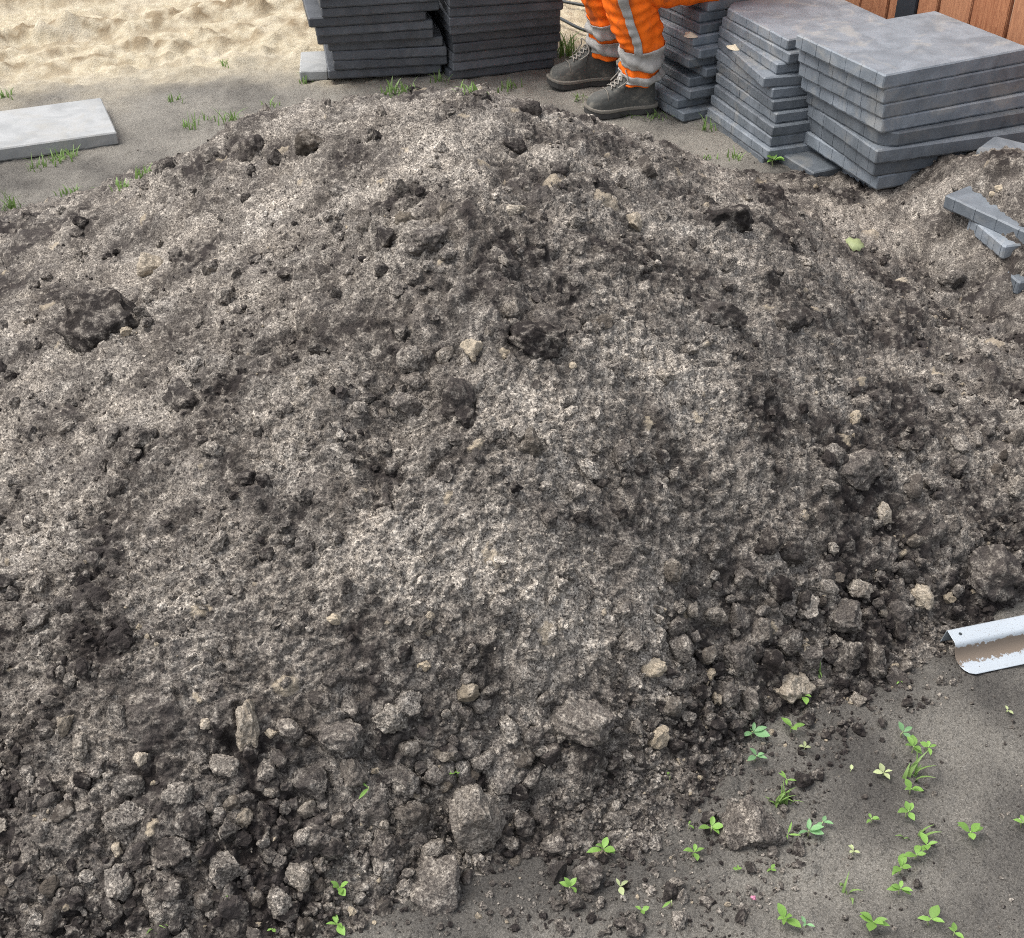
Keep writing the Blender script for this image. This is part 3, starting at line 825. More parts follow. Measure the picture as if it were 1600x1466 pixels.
# ------------------------------------------------------------------ the seated worker
def person():
    # joints: near leg (the one closer to the camera) and far leg
    J = {'ank_n': Vector((.497, 4.975, .095)), 'knee_n': Vector((.445, 4.93, .49)), 'hip_n': Vector((.86, 5.08, .525)),
         'ank_f': Vector((.385, 5.30, .095)), 'knee_f': Vector((.345, 5.225, .495)), 'hip_f': Vector((.82, 5.30, .525)),
         'pel': Vector((.86, 5.19, .55)), 'chest': Vector((.77, 5.16, .95)), 'neck': Vector((.71, 5.15, 1.12)), 'head': Vector((.65, 5.14, 1.25)), 'crown': Vector((.66, 5.14, 1.35)),
         'sh_n': Vector((.73, 4.97, 1.05)), 'el_n': Vector((.68, 4.88, .82)), 'wr_n': Vector((.47, 4.97, .66)),
         'sh_f': Vector((.71, 5.34, 1.05)), 'el_f': Vector((.64, 5.38, .82)), 'wr_f': Vector((.42, 5.22, .66))}
    toe_n = Vector((.455, 4.962, .06)); toe_f = Vector((.345, 5.285, .06))
    names = ['pel', 'chest', 'neck', 'head', 'crown', 'hip_n', 'knee_n', 'ank_n', 'hip_f', 'knee_f', 'ank_f', 'sh_n', 'el_n', 'wr_n', 'sh_f', 'el_f', 'wr_f']
    rad = dict(pel=.13, chest=.125, neck=.05, head=.085, crown=.06, hip_n=.085, knee_n=.052, ank_n=.034, hip_f=.085, knee_f=.052, ank_f=.034,
               sh_n=.055, el_n=.038, wr_n=.027, sh_f=.055, el_f=.038, wr_f=.027)
    ed = [('pel', 'chest'), ('chest', 'neck'), ('neck', 'head'), ('head', 'crown'), ('pel', 'hip_n'), ('hip_n', 'knee_n'), ('knee_n', 'ank_n'), ('pel', 'hip_f'), ('hip_f', 'knee_f'), ('knee_f', 'ank_f'),
          ('chest', 'sh_n'), ('sh_n', 'el_n'), ('el_n', 'wr_n'), ('chest', 'sh_f'), ('sh_f', 'el_f'), ('el_f', 'wr_f')]
    vs = [J[k] for k in names]; rs = [rad[k] for k in names]; es = [(names.index(a), names.index(b)) for a, b in ed]
    for s, sg in (('wr_n', 1), ('wr_f', -1)):           # hands lying on the knees
        w = J[s]; i0 = names.index(s)
        palm = w+Vector((-.06, .0, -.03)); vs.append(palm); rs.append(.03); es.append((i0, len(vs)-1)); pi_ = len(vs)-1
        for q in range(4):
            a = palm+Vector((-.035, (q-1.5)*.021, -.012)); b = a+Vector((-.03, 0, -.022-.004*(q in (1, 2)))); c = b+Vector((-.008, 0, -.024))
            for pnt, rr in ((a, .0095), (b, .0085), (c, .0075)):
                vs.append(pnt); rs.append(rr)
            k = len(vs); es += [(pi_, k-3), (k-3, k-2), (k-2, k-1)]
        a = w+Vector((-.05, .045*sg, -.03)); b = a+Vector((-.035, .012*sg, -.02))
        vs += [a, b]; rs += [.011, .009]; k = len(vs); es += [(pi_, k-2), (k-2, k-1)]
    me = bpy.data.meshes.new('person'); org = Vector((.47, 5.1, 0))
    me.from_pydata([p-org for p in vs], es, [])
    body = bpy.data.objects.new('person', me); COL.objects.link(body); body.location = org
    body.modifiers.new('skin', 'SKIN'); sb = body.modifiers.new('sub', 'SUBSURF'); sb.levels = 1; sb.render_levels = 2
    me.materials.append(M['skin'])
    for i, sv in enumerate(me.skin_vertices[0].data):
        sv.radius = (rs[i], rs[i]); sv.use_root = (i == 0)
    tag(body, 'worker in orange trousers and grey boots sitting on slabs, seen below the knee', 'person')
    # eyes, nose, ears are small and above the picture: built as one face part each
    hd = J['head']-org
    def ball(name, p, r, mat, par, sc_=(1, 1, 1)):
        bm = bmesh.new(); bmesh.ops.create_icosphere(bm, subdivisions=2, radius=r)
        for v_ in bm.verts: v_.co = Vector((v_.co.x*sc_[0], v_.co.y*sc_[1], v_.co.z*sc_[2]))
        m_ = bpy.data.meshes.new(name); bm.to_mesh(m_); bm.free()
        for p_ in m_.polygons: p_.use_smooth = True
        o_ = link(name, m_, mat, par); o_.location = p; return o_
    ball('nose', hd+Vector((-.098, 0, .0)), .016, 'skin', body, (1.2, .8, 1.3))
    ball('hair', hd+Vector((.022, 0, .055)), .098, 'hair', body, (1, .95, .9))
    for sg in (-1, 1):
        ball('eye', hd+Vector((-.083, .032*sg, .022)), .011, 'hair', body)
        ball('ear', hd+Vector((.0, .088*sg, .0)), .022, 'skin', body, (.9, .35, 1.3))

    def wr(x, y, s): return float(perlin(np.array([x]), np.array([y]), s)[0])
    # one trouser leg as a swept tube: hip -> knee -> hem, with folds; R() can be re-used for the tape sewn on it
    def leg(hip, knee, ank, r_hip, r_knee, r_mid, r_hem, seed, fold):
        hem = ank+Vector((.012, 0, .035))
        mid = (knee*.45+hem*.55)+Vector((.018, 0, 0))
        ctr = spline([hip, hip*.45+knee*.55+Vector((0, 0, .02)), knee+Vector((.0, 0, .025)), knee*.78+hem*.22+Vector((-.004, 0, 0)), mid, hem], 14)
        n_ = len(ctr)
        def R(i, a, off=0.):
            i0 = max(0, min(n_-1, int(math.floor(i)))); i1 = min(n_-1, i0+1); fr_ = i-i0
            p = ctr[i0].lerp(ctr[i1], fr_)
            t = (ctr[min(i1+1, n_-1)]-ctr[max(i0-1, 0)]).normalized()
            x = t.cross(Vector((0, 1, 0))).normalized(); y = x.cross(t).normalized()    # x: front/back, y: towards +Y
            u_ = i/(n_-1)
            r = np.interp(u_, [0, .2, .42, .55, .75, .93, 1], [r_hip, r_hip*.95, r_knee*1.04, r_knee, r_mid, r_hem*1.08, r_hem])
            k = .35+.65*abs(math.sin((u_-.3)*8))
            w_ = 0
            low = max(0, (u_-.72)/.28)
            w_ += fold*(.55+1.3*low)*math.sin(u_*95+2.2*math.sin(a+seed)+1.6*wr(math.cos(a)*1.1+seed, u_*7, seed))*(.5+.5*wr(u_*9, math.sin(a)*1.3+seed, seed+3))
            w_ += .018*wr(math.cos(a)*1.2+seed*3.1, math.sin(a)*1.2+u_*6, seed+1)
            w_ += .008*wr(math.cos(a)*3+seed, math.sin(a)*3+u_*17, seed+2)
            return p+x*((r+w_+off)*math.cos(a)*1.05)+y*((r+w_+off)*math.sin(a))
        return ctr, R
    def patch(R, i0, i1, a0, a1, ni, na, off, closed=False):
        vs_, fs_ = [], []
        for i in range(ni+1):
            for k in range(na+(0 if closed else 1)):
                vs_.append(R(i0+(i1-i0)*i/ni, a0+(a1-a0)*k/na, off)-org)
        K = na if closed else na+1
        for i in range(ni):
            for k in range(na):
                k2 = (k+1) % K
                fs_.append((i*K+k, i*K+k2, (i+1)*K+k2, (i+1)*K+k))
        return vs_, fs_
    TW = 6.283185
    legs = [leg(J['hip_n'], J['knee_n'], J['ank_n'], .105, .092, .088, .070, 5, .009), leg(J['hip_f'], J['knee_f'], J['ank_f'], .105, .088, .080, .070, 11, .009)]
    V_, F_ = [], []
    for ctr, R in legs:
        n_ = len(ctr)-1
        a, b = patch(R, 0, n_, 0, TW, 110, 56, 0, True)
        k = len(V_); V_ += a; F_ += [tuple(q+k for q in t) for t in b]
        # turned-in hem
        K = 56; last = k+110*K; inner = [R(n_-.3, TW*q/K, -.012)-org for q in range(K)]
        k3 = len(V_); V_ += inner; F_ += [(last+q, last+(q+1) % K, k3+(q+1) % K, k3+q) for q in range(K)]
    # seat joining the two legs
    bm = bmesh.new(); bmesh.ops.create_icosphere(bm, subdivisions=3, radius=1)
    k = len(V_); bm.verts.ensure_lookup_table()
    c_ = J['pel']-org+Vector((.0, 0, .005))
    V_ += [c_+Vector((v_.co.x*.15, v_.co.y*.20, v_.co.z*.125)) for v_ in bm.verts]; F_ += [tuple(v_.index+k for v_ in f_.verts) for f_ in bm.faces]; bm.free()
    tr = add_mesh('trousers', V_, F_, 'orange', body); tr['label'] = 'dirty bright orange work trousers'
    for j, (ctr, R) in enumerate(legs):
        n_ = len(ctr)-1
        for (i0, i1, nm) in (((.82, .905, 'reflective_band'), (.935, .985, 'reflective_band')) if j == 0 else ((.80, .875, 'reflective_band'), (.895, .965, 'reflective_band'))):
            a, b = patch(R, n_*i0, n_*i1, 0, TW, 10, 56, .0035, True)
            o_ = add_mesh(nm, a, b, 'reflect', tr)
            md = o_.modifiers.new('t', 'SOLIDIFY'); md.thickness = .003; md.offset = -1
        # stripe down the outer seam (the side towards the camera on the near leg)
        aa = -TW/4-.22 if j == 0 else TW/4-.2
        a, b = patch(R, n_*.12, n_*.825, aa-.17, aa+.17, 90, 4, .0035)
        o_ = add_mesh('reflective_stripe', a, b, 'reflect', tr)
        md = o_.modifiers.new('t', 'SOLIDIFY'); md.thickness = .003; md.offset = -1
    # jacket: body and sleeves
    V_, F_ = tube([p-org for p in spline([J['pel']+Vector((.01, 0, -.02)), J['pel'].lerp(J['chest'], .5), J['chest'], J['neck']+Vector((.0, 0, -.02))], 8)], [.17, .172, .174, .176, .178, .18, .18, .18, .18, .182, .184, .186, .188, .19, .19, .19, .19, .188, .182, .172, .158, .14, .115, .09, .07], 24)
    for a_, b_, c_ in (('sh_n', 'el_n', 'wr_n'), ('sh_f', 'el_f', 'wr_f')):
        pth = [p-org for p in spline([J['chest'].lerp(J[a_], .4), J[a_], J[b_], J[c_]], 8)]
        a, b = tube(pth, [.085-.038*i/(len(pth)-1) for i in range(len(pth))], 16)
        k = len(V_); V_ += a; F_ += [tuple(q+k for q in t) for t in b]
    add_mesh('jacket', V_, F_, 'orange', body)

    # boots
    def boot(ank, toe_pt, heel_pt, seed):
        d = (toe_pt-heel_pt); d.z = 0; Lb = d.length; d.normalize(); side = Vector((-d.y, d.x, 0))
        rt = link('boot', bpy.data.meshes.new('boot'), None, body)
        S = [0, .02, .06, .12, .2, .3, .4, .5, .6, .7, .8, .88, .95, .985, 1.0]
        wid = [.016, .028, .034, .037, .037, .035, .034, .036, .041, .045, .047, .045, .037, .026, .010]
        hgt = [.150, .168, .176, .18, .182, .178, .158, .122, .098, .083, .074, .068, .058, .043, .022]
        vs_, fs_ = [], []
        NA = 26
        z0 = .026
        for s_, w_, h_ in zip(S, wid, hgt):
            for k in range(NA+1):
                a = math.pi*k/NA
                cx = math.cos(a); sz = math.sin(a)
                ex = .62 if s_ > .5 else .5
                yy = w_*math.copysign(abs(cx)**ex, cx); zz = h_*abs(sz)**.55
                # ankle is narrower than the foot
                if s_ < .5 and zz > .06: yy *= 1-.10*math.sin(min(1, (zz-.06)/.08)*1.57)
                cr = .0022*math.sin(s_*60+zz*90)*(s_ > .42)*(s_ < .72)+.0025*wr(s_*9, zz*30+k*.1, seed)
                yy += math.copysign(cr, cx) if abs(cx) > .05 else 0; zz += cr*sz
                p = heel_pt+d*(Lb*(.02+.955*s_)+(.012*zz/.19 if s_ < .3 else 0))+side*yy; p.z = z0-.004+zz
                vs_.append(p-org)
        K = NA+1
        for i in range(len(S)-1):
            for k in range(NA): fs_.append((i*K+k, (i+1)*K+k, (i+1)*K+k+1, i*K+k+1))
        fs_.append(tuple(range(K)))
        me_ = rt.data; me_.from_pydata(vs_, [], fs_); me_.update()
        for p_ in me_.polygons: p_.use_smooth = True
        me_.materials.append(M['boot'])
        sub = rt.modifiers.new('s', 'SUBSURF'); sub.levels = 1; sub.render_levels = 2
        rt['label'] = 'scuffed grey lace-up work boot'
        # sole: heel block, waist, rocker toe; a paler midsole strip above it
        def sole(name, zA, zB, grow, mat, lug):
            xs = [0, .012, .05, .12, .22, .32, .42, .52, .62, .72, .82, .9, .955, .985, 1.0]
            ws = [.012, .026, .036, .040, .040, .037, .036, .040, .046, .050, .051, .047, .036, .022, .006]
            vv, ff = [], []
            for x_, w_ in zip(xs, ws):
                lift = .022*max(0, (x_-.72)/.28)**2+(.006 if lug and .32 < x_ < .43 else 0)
                for sgn in (-1, 1):
                    for z_ in (zA, zB):
                        p = heel_pt+d*(Lb*x_+grow*(x_-.5)*2)+side*(sgn*(w_+grow)); p.z = z_+(lift if z_ == zA or True else 0)*(.9 if z_ == zA else .75)
                        vv.append(p-org)
            for i in range(len(xs)-1):
                a = i*4; b = a+4
                ff += [(a, b, b+1, a+1), (a+2, a+3, b+3, b+2), (a+1, b+1, b+3, a+3), (a, a+2, b+2, b)]
            ff += [(0, 1, 3, 2), (len(vv)-4, len(vv)-2, len(vv)-1, len(vv)-3)]
            o_ = add_mesh(name, vv, ff, mat, rt, False)
            bv = o_.modifiers.new('b', 'BEVEL'); bv.width = .003; bv.segments = 2
            return o_
        sole('sole', 0.0, .026, .002, 'sole', True)
        sole('midsole', .0235, .037, .0045, 'welt', False)
        # lacing up the instep
        def top(s_, yf):
            w_ = np.interp(s_, S, wid); h_ = np.interp(s_, S, hgt)
            c = max(-.95, min(.95, yf)); a = math.acos(c)
            ex = .62 if s_ > .5 else .5
            p = heel_pt+d*(Lb*(.02+.955*s_))+side*(w_*math.copysign(abs(math.cos(a))**ex, math.cos(a))); p.z = z0-.004+h_*math.sin(a)**.55+.003
            return p
        rows = [.43, .48, .53, .58, .63, .68]
        for q in range(len(rows)-1):
            for sgn in (-1, 1):
                pth = [top(rows[q]+(rows[q+1]-rows[q])*t, sgn*(.42-.84*t))-org+Vector((0, 0, .0045)) for t in (0, .25, .5, .75, 1)]
                a, b = tube(pth, .0026, 6); add_mesh('lace', a, b, 'lace', rt)
        for sgn in (-1, 1):
            p0 = top(.43, sgn*.2)-org
            pth = spline([p0, p0+side*(.02*sgn)+d*.02+Vector((0, 0, .012)), p0+side*(.038*sgn)+d*.015+Vector((0, 0, -.02)), p0+side*(.03*sgn)+d*.05+Vector((0, 0, -.05))], 5)
            a, b = tube(pth, .0024, 6); add_mesh('lace', a, b, 'lace', rt)
        for s_a, s_b in ((.74, .74), (.36, .50), (.12, .12)):
            pth = [top(s_a+(s_b-s_a)*abs(c_/.93), c_)-org+Vector((0, 0, .0005)) for c_ in np.linspace(-.93, .93, 22)]
            a, b = tube(pth, .0021, 5); add_mesh('seam', a, b, 'welt' if s_a > .7 else 'sole', rt)
        # ankle patch and collar
        cp = [heel_pt-org+d*(Lb*.16+.052*math.cos(t))+side*(.036*math.sin(t))+Vector((0, 0, .155)) for t in [6.2832*k/24 for k in range(25)]]
        a, b = tube(cp, .008, 8, False); add_mesh('collar', a, b, 'boot', rt)
    gz_n = sh(ground_h, .45, 4.95); gz_f = sh(ground_h, .3, 5.28)
    boot(J['ank_n'], Vector((.288, 4.915, gz_n)), Vector((.572, 4.995, gz_n)), 3)
    boot(J['ank_f'], Vector((.150, 5.245, gz_f)), Vector((.440, 5.325, gz_f)), 8)
person()

# ------------------------------------------------------------------ clods of soil and stones lying on and in the heap
def clod_mesh(name, seed, sub=3, angular=.5, rough=.10):
    r = np.random.default_rng(seed)
    bm = bmesh.new(); bmesh.ops.create_icosphere(bm, subdivisions=sub, radius=1)
    co = np.array([v_.co for v_ in bm.verts])
    # knock flat facets into the ball, then roughen
    for k in range(int(7+7*angular)):
        nrm = r.normal(size=3); nrm /= np.linalg.norm(nrm); dpl = r.uniform(.5, .85)
        over = co@nrm-dpl
        co = co-np.outer(np.clip(over, 0, None)*(.75+.25*angular), nrm)
    off = r.uniform(0, 50, 3)
    x, y, z = co.T
    n1 = perlin(x*1.3+off[0]+z*.8, y*1.3+off[1]-z*.6, seed)+perlin(z*1.3+off[2], x*1.2-y+off[0], seed+1)
    n2 = perlin(x*3.6+off[1]+z*2, y*3.6+off[2]-z*1.7, seed+2)+perlin(z*3.7+off[0], x*3+y*2+off[1], seed+3)
    n3 = perlin(x*9+off[1]+z*5, y*9+off[2]-z*4, seed+4)
    co = co*(1+.15*n1+rough*.8*n2+rough*.5*n3)[:, None]
    co -= (co.max(0)+co.min(0))/2; co /= np.abs(co).max(0)
    for v_, c in zip(bm.verts, co): v_.co = c
    me = bpy.data.meshes.new(name); bm.to_mesh(me); bm.free()
    me.polygons.foreach_set('use_smooth', [True]*len(me.polygons))
    me.materials.append(M['clod']); return me
def put_clod(me, px, py, w, h, pale, tint, label, cat, group=None, name='soil_clod', sink=.3, rot=None):
    p = hit(px, py); q = ppm(p)
    rx = w/2/q; rz = h/2/q
    ry = (rx+rz)/2*.95
    o = link(name, me, None)
    nrm = snormal(p)
    view = (Vector((0, 0, CAMH))-p).normalized()
    o.location = p+nrm*(rz*(1-2*sink)*.55)
    o.scale = (rx, ry, rz*1.05)
    rr = random.Random(int(px*7+py))
    o.rotation_euler = (math.radians(-22)+rr.uniform(-.2, .2), rr.uniform(-.25, .25) if rot is None else rot, rr.uniform(-.35, .35))
    o.color = (min(1, pale), tint, 0, 1)
    tag(o, label, cat, group)
    return o
D, P_ = .12, .55
CL = [  # px, py, width, height in the photo, dry sand, stony tint, label, category
 (165,515,150,112,.10,0,'largest dark lump of soil, half buried high on the heap\'s left flank','clod'),
 (240,420,46,44,.75,.62,'pale pinkish round stone above the big dark lump at left','stone'),
 (292,622,80,48,.12,0,'dark overhanging clod below the big lump on the left flank','clod'),
 (395,236,44,46,.12,0,'dark bare clod on the left shoulder of the heap crest','clod'),
 (489,232,54,50,.12,.10,'dark rectangular clod near the crest with an orange-brown tip','clod'),
 (263,267,38,36,.14,0,'dark clod at the left rim of the heap, leftmost on the crest','clod'),
 (668,380,74,50,.25,0,'angular wedge-shaped clod, largest of three in the upper middle','clod'),
 (605,376,38,46,.08,0,'pointed dark clod left of the wedge-shaped one in the upper middle','clod'),
 (634,346,34,26,.12,.25,'small brown stone just above the wedge-shaped clod','stone'),
 (590,217,20,24,.1,0,'small upright dark clod near the crest, right of the orange-tipped one','clod'),
 (641,563,46,42,.45,0,'triangular pale-dusted clod, top of three piled mid heap','clod'),
 (645,598,44,32,.3,0,'middle clod of three piled mid heap','clod'),
 (634,634,52,38,.3,0,'rounded bottom clod of three piled mid heap','clod'),
 (738,546,38,36,.95,.85,'whitish rough stone in the middle of the heap','stone'),
 (838,532,96,58,.08,0,'wide dark lump right of the whitish stone, mid heap','clod'),
 (715,630,56,78,.12,0,'tall dark lump below the whitish stone, mid heap','clod'),
 (827,697,46,54,.2,.12,'brown rounded clod alone on the pale slope, centre of heap','clod'),
 (802,330,38,22,.9,.4,'flat pale-topped clod under the crest, centre','clod'),
 (876,270,36,34,.1,0,'dark clod just under the crest, right of centre','clod'),
 (1004,270,46,48,.12,.05,'dark bulky clod on the right part of the crest','clod'),
 (990,350,26,32,.6,.55,'clod with a pale limey face below the right crest','clod'),
 (1132,346,92,48,.1,0,'long dark lump on the upper right slope','clod'),
 (1122,490,80,50,.12,0,'wide dark lump on the right slope below the long one','clod'),
 (1231,505,60,36,.12,0,'dark clod on the right slope, beside a pale pebble','clod'),
 (1338,735,82,58,.22,0,'big rounded clod on the right flank of the heap','clod'),
 (1300,712,40,36,.3,0,'smaller clod leaning on the big rounded one, right flank','clod'),
 (1376,803,26,38,.7,.4,'pale upright stone below the big rounded clod','stone'),
 (1547,898,90,96,.12,0,'large blocky dark clod at the right edge above the steel edging','clod'),
 (1436,935,40,42,.8,.6,'lumpy pale clod with yellowish spots near the right foot','clod'),
 (1313,965,68,52,.2,0,'broad clod at the top of the heaped clods, right foot','clod'),
 (1150,1026,52,62,.25,0,'upright clod at the left of the heaped clods, right foot','clod'),
 (1320,1030,46,60,.2,0,'upright clod left of the leaning slab-like one, right foot','clod'),
 (1366,1034,40,68,.2,0,'leaning slab-like clod, last of the row at the right foot','clod'),
 (1293,1021,32,26,.12,0,'small bare black clod in a gap at the right foot','clod'),
 (1232,1077,82,54,.6,.45,'pale stone with a whitish corner at the right foot','stone'),
 (1020,1043,42,30,.85,.8,'pale yellowish stone on the lower slope, right of centre','stone'),
 (1262,1036,46,56,.22,0,'clod directly behind the pale stone at the right foot','clod'),
 (1166,1098,38,52,.25,0,'narrow clod left of the pale stone at the right foot','clod'),
 (1134,1085,36,46,.22,0,'clod at the left end of the right foot, beside the narrow one','clod'),
 (1172,1294,104,104,.28,0,'large smooth dark boulder-like clod alone on the bare ground','clod'),
 (742,1278,98,116,.35,.06,'tall blocky clod at the front foot, centre','clod'),
 (678,1386,98,96,.3,0,'big angular clod lowest at the front foot, left of centre','clod'),
 (646,1274,54,60,.2,.04,'rounded grey clod left of the tall blocky one','clod'),
 (531,1145,76,62,.25,0,'broad clod on the lower slope, left of centre','clod'),
 (607,1122,56,50,.5,.05,'pale-dusted clod right of the broad one on the lower slope','clod'),
 (551,1205,52,56,.22,.08,'brownish clod under the broad one on the lower slope','clod'),
 (797,1138,34,42,.45,.03,'small squarish dusty clod on the lower slope, centre','clod'),
 (728,1088,19,18,1.,.95,'tiny white stone on the lower slope, centre','stone'),
 (628,1220,60,50,.22,0,'clod behind the tall blocky one at the front foot','clod'),
 (600,1322,52,52,.18,0,'clod left of and above the big angular one at the front foot','clod'),
 (520,1325,44,34,.12,0,'small dark clod at the front foot, left of the seedling pair','clod'),
 (905,1125,110,62,.3,.03,'large flat embedded clod on the lower slope, right of centre','clod'),
 (197,1282,72,60,.4,0,'pale-dusted clod left of the dark hollow at lower left','clod'),
 (216,1332,40,48,.12,0,'round dark clod under the hollow at lower left','clod'),
 (269,1331,70,50,.15,0,'oval dark clod under the hollow at lower left, rightmost','clod'),
 (274,1244,52,38,.45,0,'pale-dusted clod above the hollow at lower left','clod'),
 (297,1288,56,56,.15,0,'dark clod right of the hollow at lower left','clod'),
 (347,1362,62,54,.35,0,'angular dusty clod near the bottom edge at left','clod'),
 (265,1392,54,42,.12,0,'dark clod near the bottom edge, left of the angular dusty one','clod'),
 (383,1132,48,78,.45,.35,'greyish brown flat stone standing on the left lower slope','stone'),
 (101,1137,28,42,.2,.30,'orange-brown stone at far left of the lower slope','stone'),
 (220,1185,24,23,.8,.5,'small round pale stone at lower left','stone'),
 (322,1131,19,19,.8,.55,'very small round pale stone beside the flat standing one','stone'),
 (424,1147,20,20,.9,.8,'small pale yellowish stone right of the flat standing one','stone'),
 (185,1328,17,26,.8,.7,'small pale oval pebble beside the round dark clod','stone'),
 (377,1277,38,34,.3,.28,'brown-orange clod right of the hollow at lower left','clod'),
 (128,1165,30,42,.5,.1,'dusty upright clod below the orange-brown stone at far left','clod'),
 (486,1225,60,56,.15,0,'dark clod at the left of the front foot, above the seedling pair','clod'),
 (918,1378,50,60,.14,0,'dark clod behind a seedling on the bare ground, front centre','clod'),
 (865,1318,44,38,.2,0,'clod at the edge of the bare ground, front centre','clod'),
 (818,1285,36,40,.12,0,'dark clod right of the tall blocky one at the front foot','clod'),
 (1232,866,52,46,.12,0,'round dark clod on the right lower slope','clod'),
 (1198,848,44,52,.12,0,'dark clod left of the round one on the right lower slope','clod'),
 (1163,906,36,48,.25,0,'leaning clod on the right lower slope beside a dry stalk','clod'),
 (170,681,48,46,.3,0,'clod on the left flank under the overhanging one','clod'),
 (334,702,38,26,.4,.05,'flat oval clod on the left flank','clod'),
 (1490,440,44,34,.3,0,'squarish dusty clod in the gully by the half-buried slabs','clod'),
 (1409,443,22,16,.9,.7,'small pale stone in the gully by the half-buried slabs','stone'),
 (1561,296,13,13,1.,.95,'white pebble on the soil above the half-buried slabs','stone'),
 (1551,305,12,11,1.,.95,'white pebble just left of another above the half-buried slabs','stone'),
 (522,968,24,20,.9,.9,'pale yellowish stone on the left lower slope','stone'),
 (4,582,20,34,.02,0,'black splinter of clod cut off by the left edge','clod'),
 (753,152,30,18,.1,0,'dark clod on the very top of the crest','clod'),
 (825,175,44,30,.1,0,'dark clod on the crest left of the boots','clod'),
 (805,228,40,24,.1,0,'dark flat clod below the crest, left of the boots','clod'),
 (1155,960,34,40,.25,0,'small clod left of the broad one, right foot','clod'),
 (1230,1000,44,44,.22,0,'round clod in the middle of the heaped clods, right foot','clod'),
 (1190,985,40,44,.25,.05,'dusty clod among the heaped clods, second from left, right foot','clod'),
 (1405,955,40,44,.18,0,'clod left of the lumpy pale one near the right foot','clod'),
 (1405,990,24,36,.1,0,'thin upright flat clod under the lumpy pale one','clod'),
 (60,970,40,34,.15,0,'dark clod at far left, halfway down','clod'),
 (600,785,40,30,.15,0,'dark clod left of the smooth pale slope, centre','clod'),
 (1040,590,34,24,.6,.1,'pale dusty clod on the right of centre, mid heap','clod'),
 (895,573,14,14,1.,.9,'tiny pale yellowish stone right of the wide dark lump','stone'),
]
for i, (px, py, w, h, pl_, ti, lab, cat) in enumerate(CL):
    big = w*h > 2600
    me = clod_mesh('stone' if cat == 'stone' else 'soil_clod', 500+i, 5 if big else 4, random.uniform(.3, 1.), .16)
    put_clod(me, px, py, w, h, pl_, ti, lab, cat, None, 'stone' if cat == 'stone' else 'soil_clod', .44 if w > 70 else .36)

# the many smaller clods nobody could tell apart: individuals, in named patches of the heap
VAR = [clod_mesh('soil_clod', 900+i, 3 if i % 2 else 4, random.uniform(.2, 1.), .17) for i in range(14)]
ZONES = [  # polygon-ish sampling boxes (x0, x1, y0, y1), how many, size range in photo pixels, label, group
 ((0, 520, 1180, 1466), 62, (20, 52), 'dark soil clod among the many loose ones at the lower left foot', 'loose clods at the lower left foot'),
 ((430, 860, 1090, 1420), 46, (18, 50), 'dark soil clod among the loose ones at the front foot, centre', 'loose clods at the front foot'),
 ((1040, 1420, 880, 1120), 50, (18, 46), 'dark soil clod among the heaped ones at the right foot', 'loose clods at the right foot'),
 ((560, 960, 330, 680), 24, (14, 30), 'small soil clod in the hollow below the heap\'s crest', 'small clods in the hollow below the crest'),
 ((1400, 1600, 640, 930), 16, (18, 40), 'dark soil clod on the heap at the right edge above the steel edging', 'clods at the right edge'),
]
taken = [(c[0], c[1], max(c[2], c[3])/2) for c in CL]
LM = [(c[0], c[1], c[6].split(',')[0]) for c in CL if len(c[6].split(',')[0].split()) <= 8]
USED = set(c[6] for c in CL)
def clod_label(px, py, w, pl_, fallback):
    size = 'small' if w < 24 else ('middling' if w < 34 else 'fist-sized')
    look = 'dusty' if pl_ > .25 else 'dark'
    for lx, ly, nm in sorted(LM, key=lambda q: (q[0]-px)**2+(q[1]-py)**2)[:9]:
        dx, dy = px-lx, py-ly; d_ = math.hypot(dx, dy)
        rel = ('left of' if dx < 0 else 'right of') if abs(dx) > 1.3*abs(dy) else ('above' if dy < 0 else 'below') if abs(dy) > 1.3*abs(dx) else ('above and left of' if dx < 0 else 'above and right of') if dy < 0 else ('below and left of' if dx < 0 else 'below and right of')
        for far in (('close ',) if d_ < 70 else ('',)):
            t_ = '%s %s clod %s%s the %s' % (size, look, far, rel, nm)
            if len(t_.split()) <= 16 and t_ not in USED:
                USED.add(t_); return t_
    return fallback
for (x0, x1, y0, y1), cnt, (a, b), lab, grp in ZONES:
    k = tries = 0
    while k < cnt and tries < cnt*40:
        tries += 1
        px = random.uniform(x0, x1); py = random.uniform(y0, y1)
        w = a+(b-a)*random.random()**1.8
        if any((px-t[0])**2+(py-t[1])**2 < (.8*(t[2]+w/2))**2 for t in taken): continue
        p = hit(px, py)
        if sh(heap_place, p.x, p.y) < sh(ground_h, p.x, p.y)-.012: continue
        taken.append((px, py, w/2))
        pq = random.choice((.08, .14, .2, .3, .42))
        put_clod(random.choice(VAR), px, py, w, w*random.uniform(.7, 1.15), pq, random.choice((0, 0, 0, .06, .12)), clod_label(px, py, w, pq, lab), 'clod', grp)
        k += 1

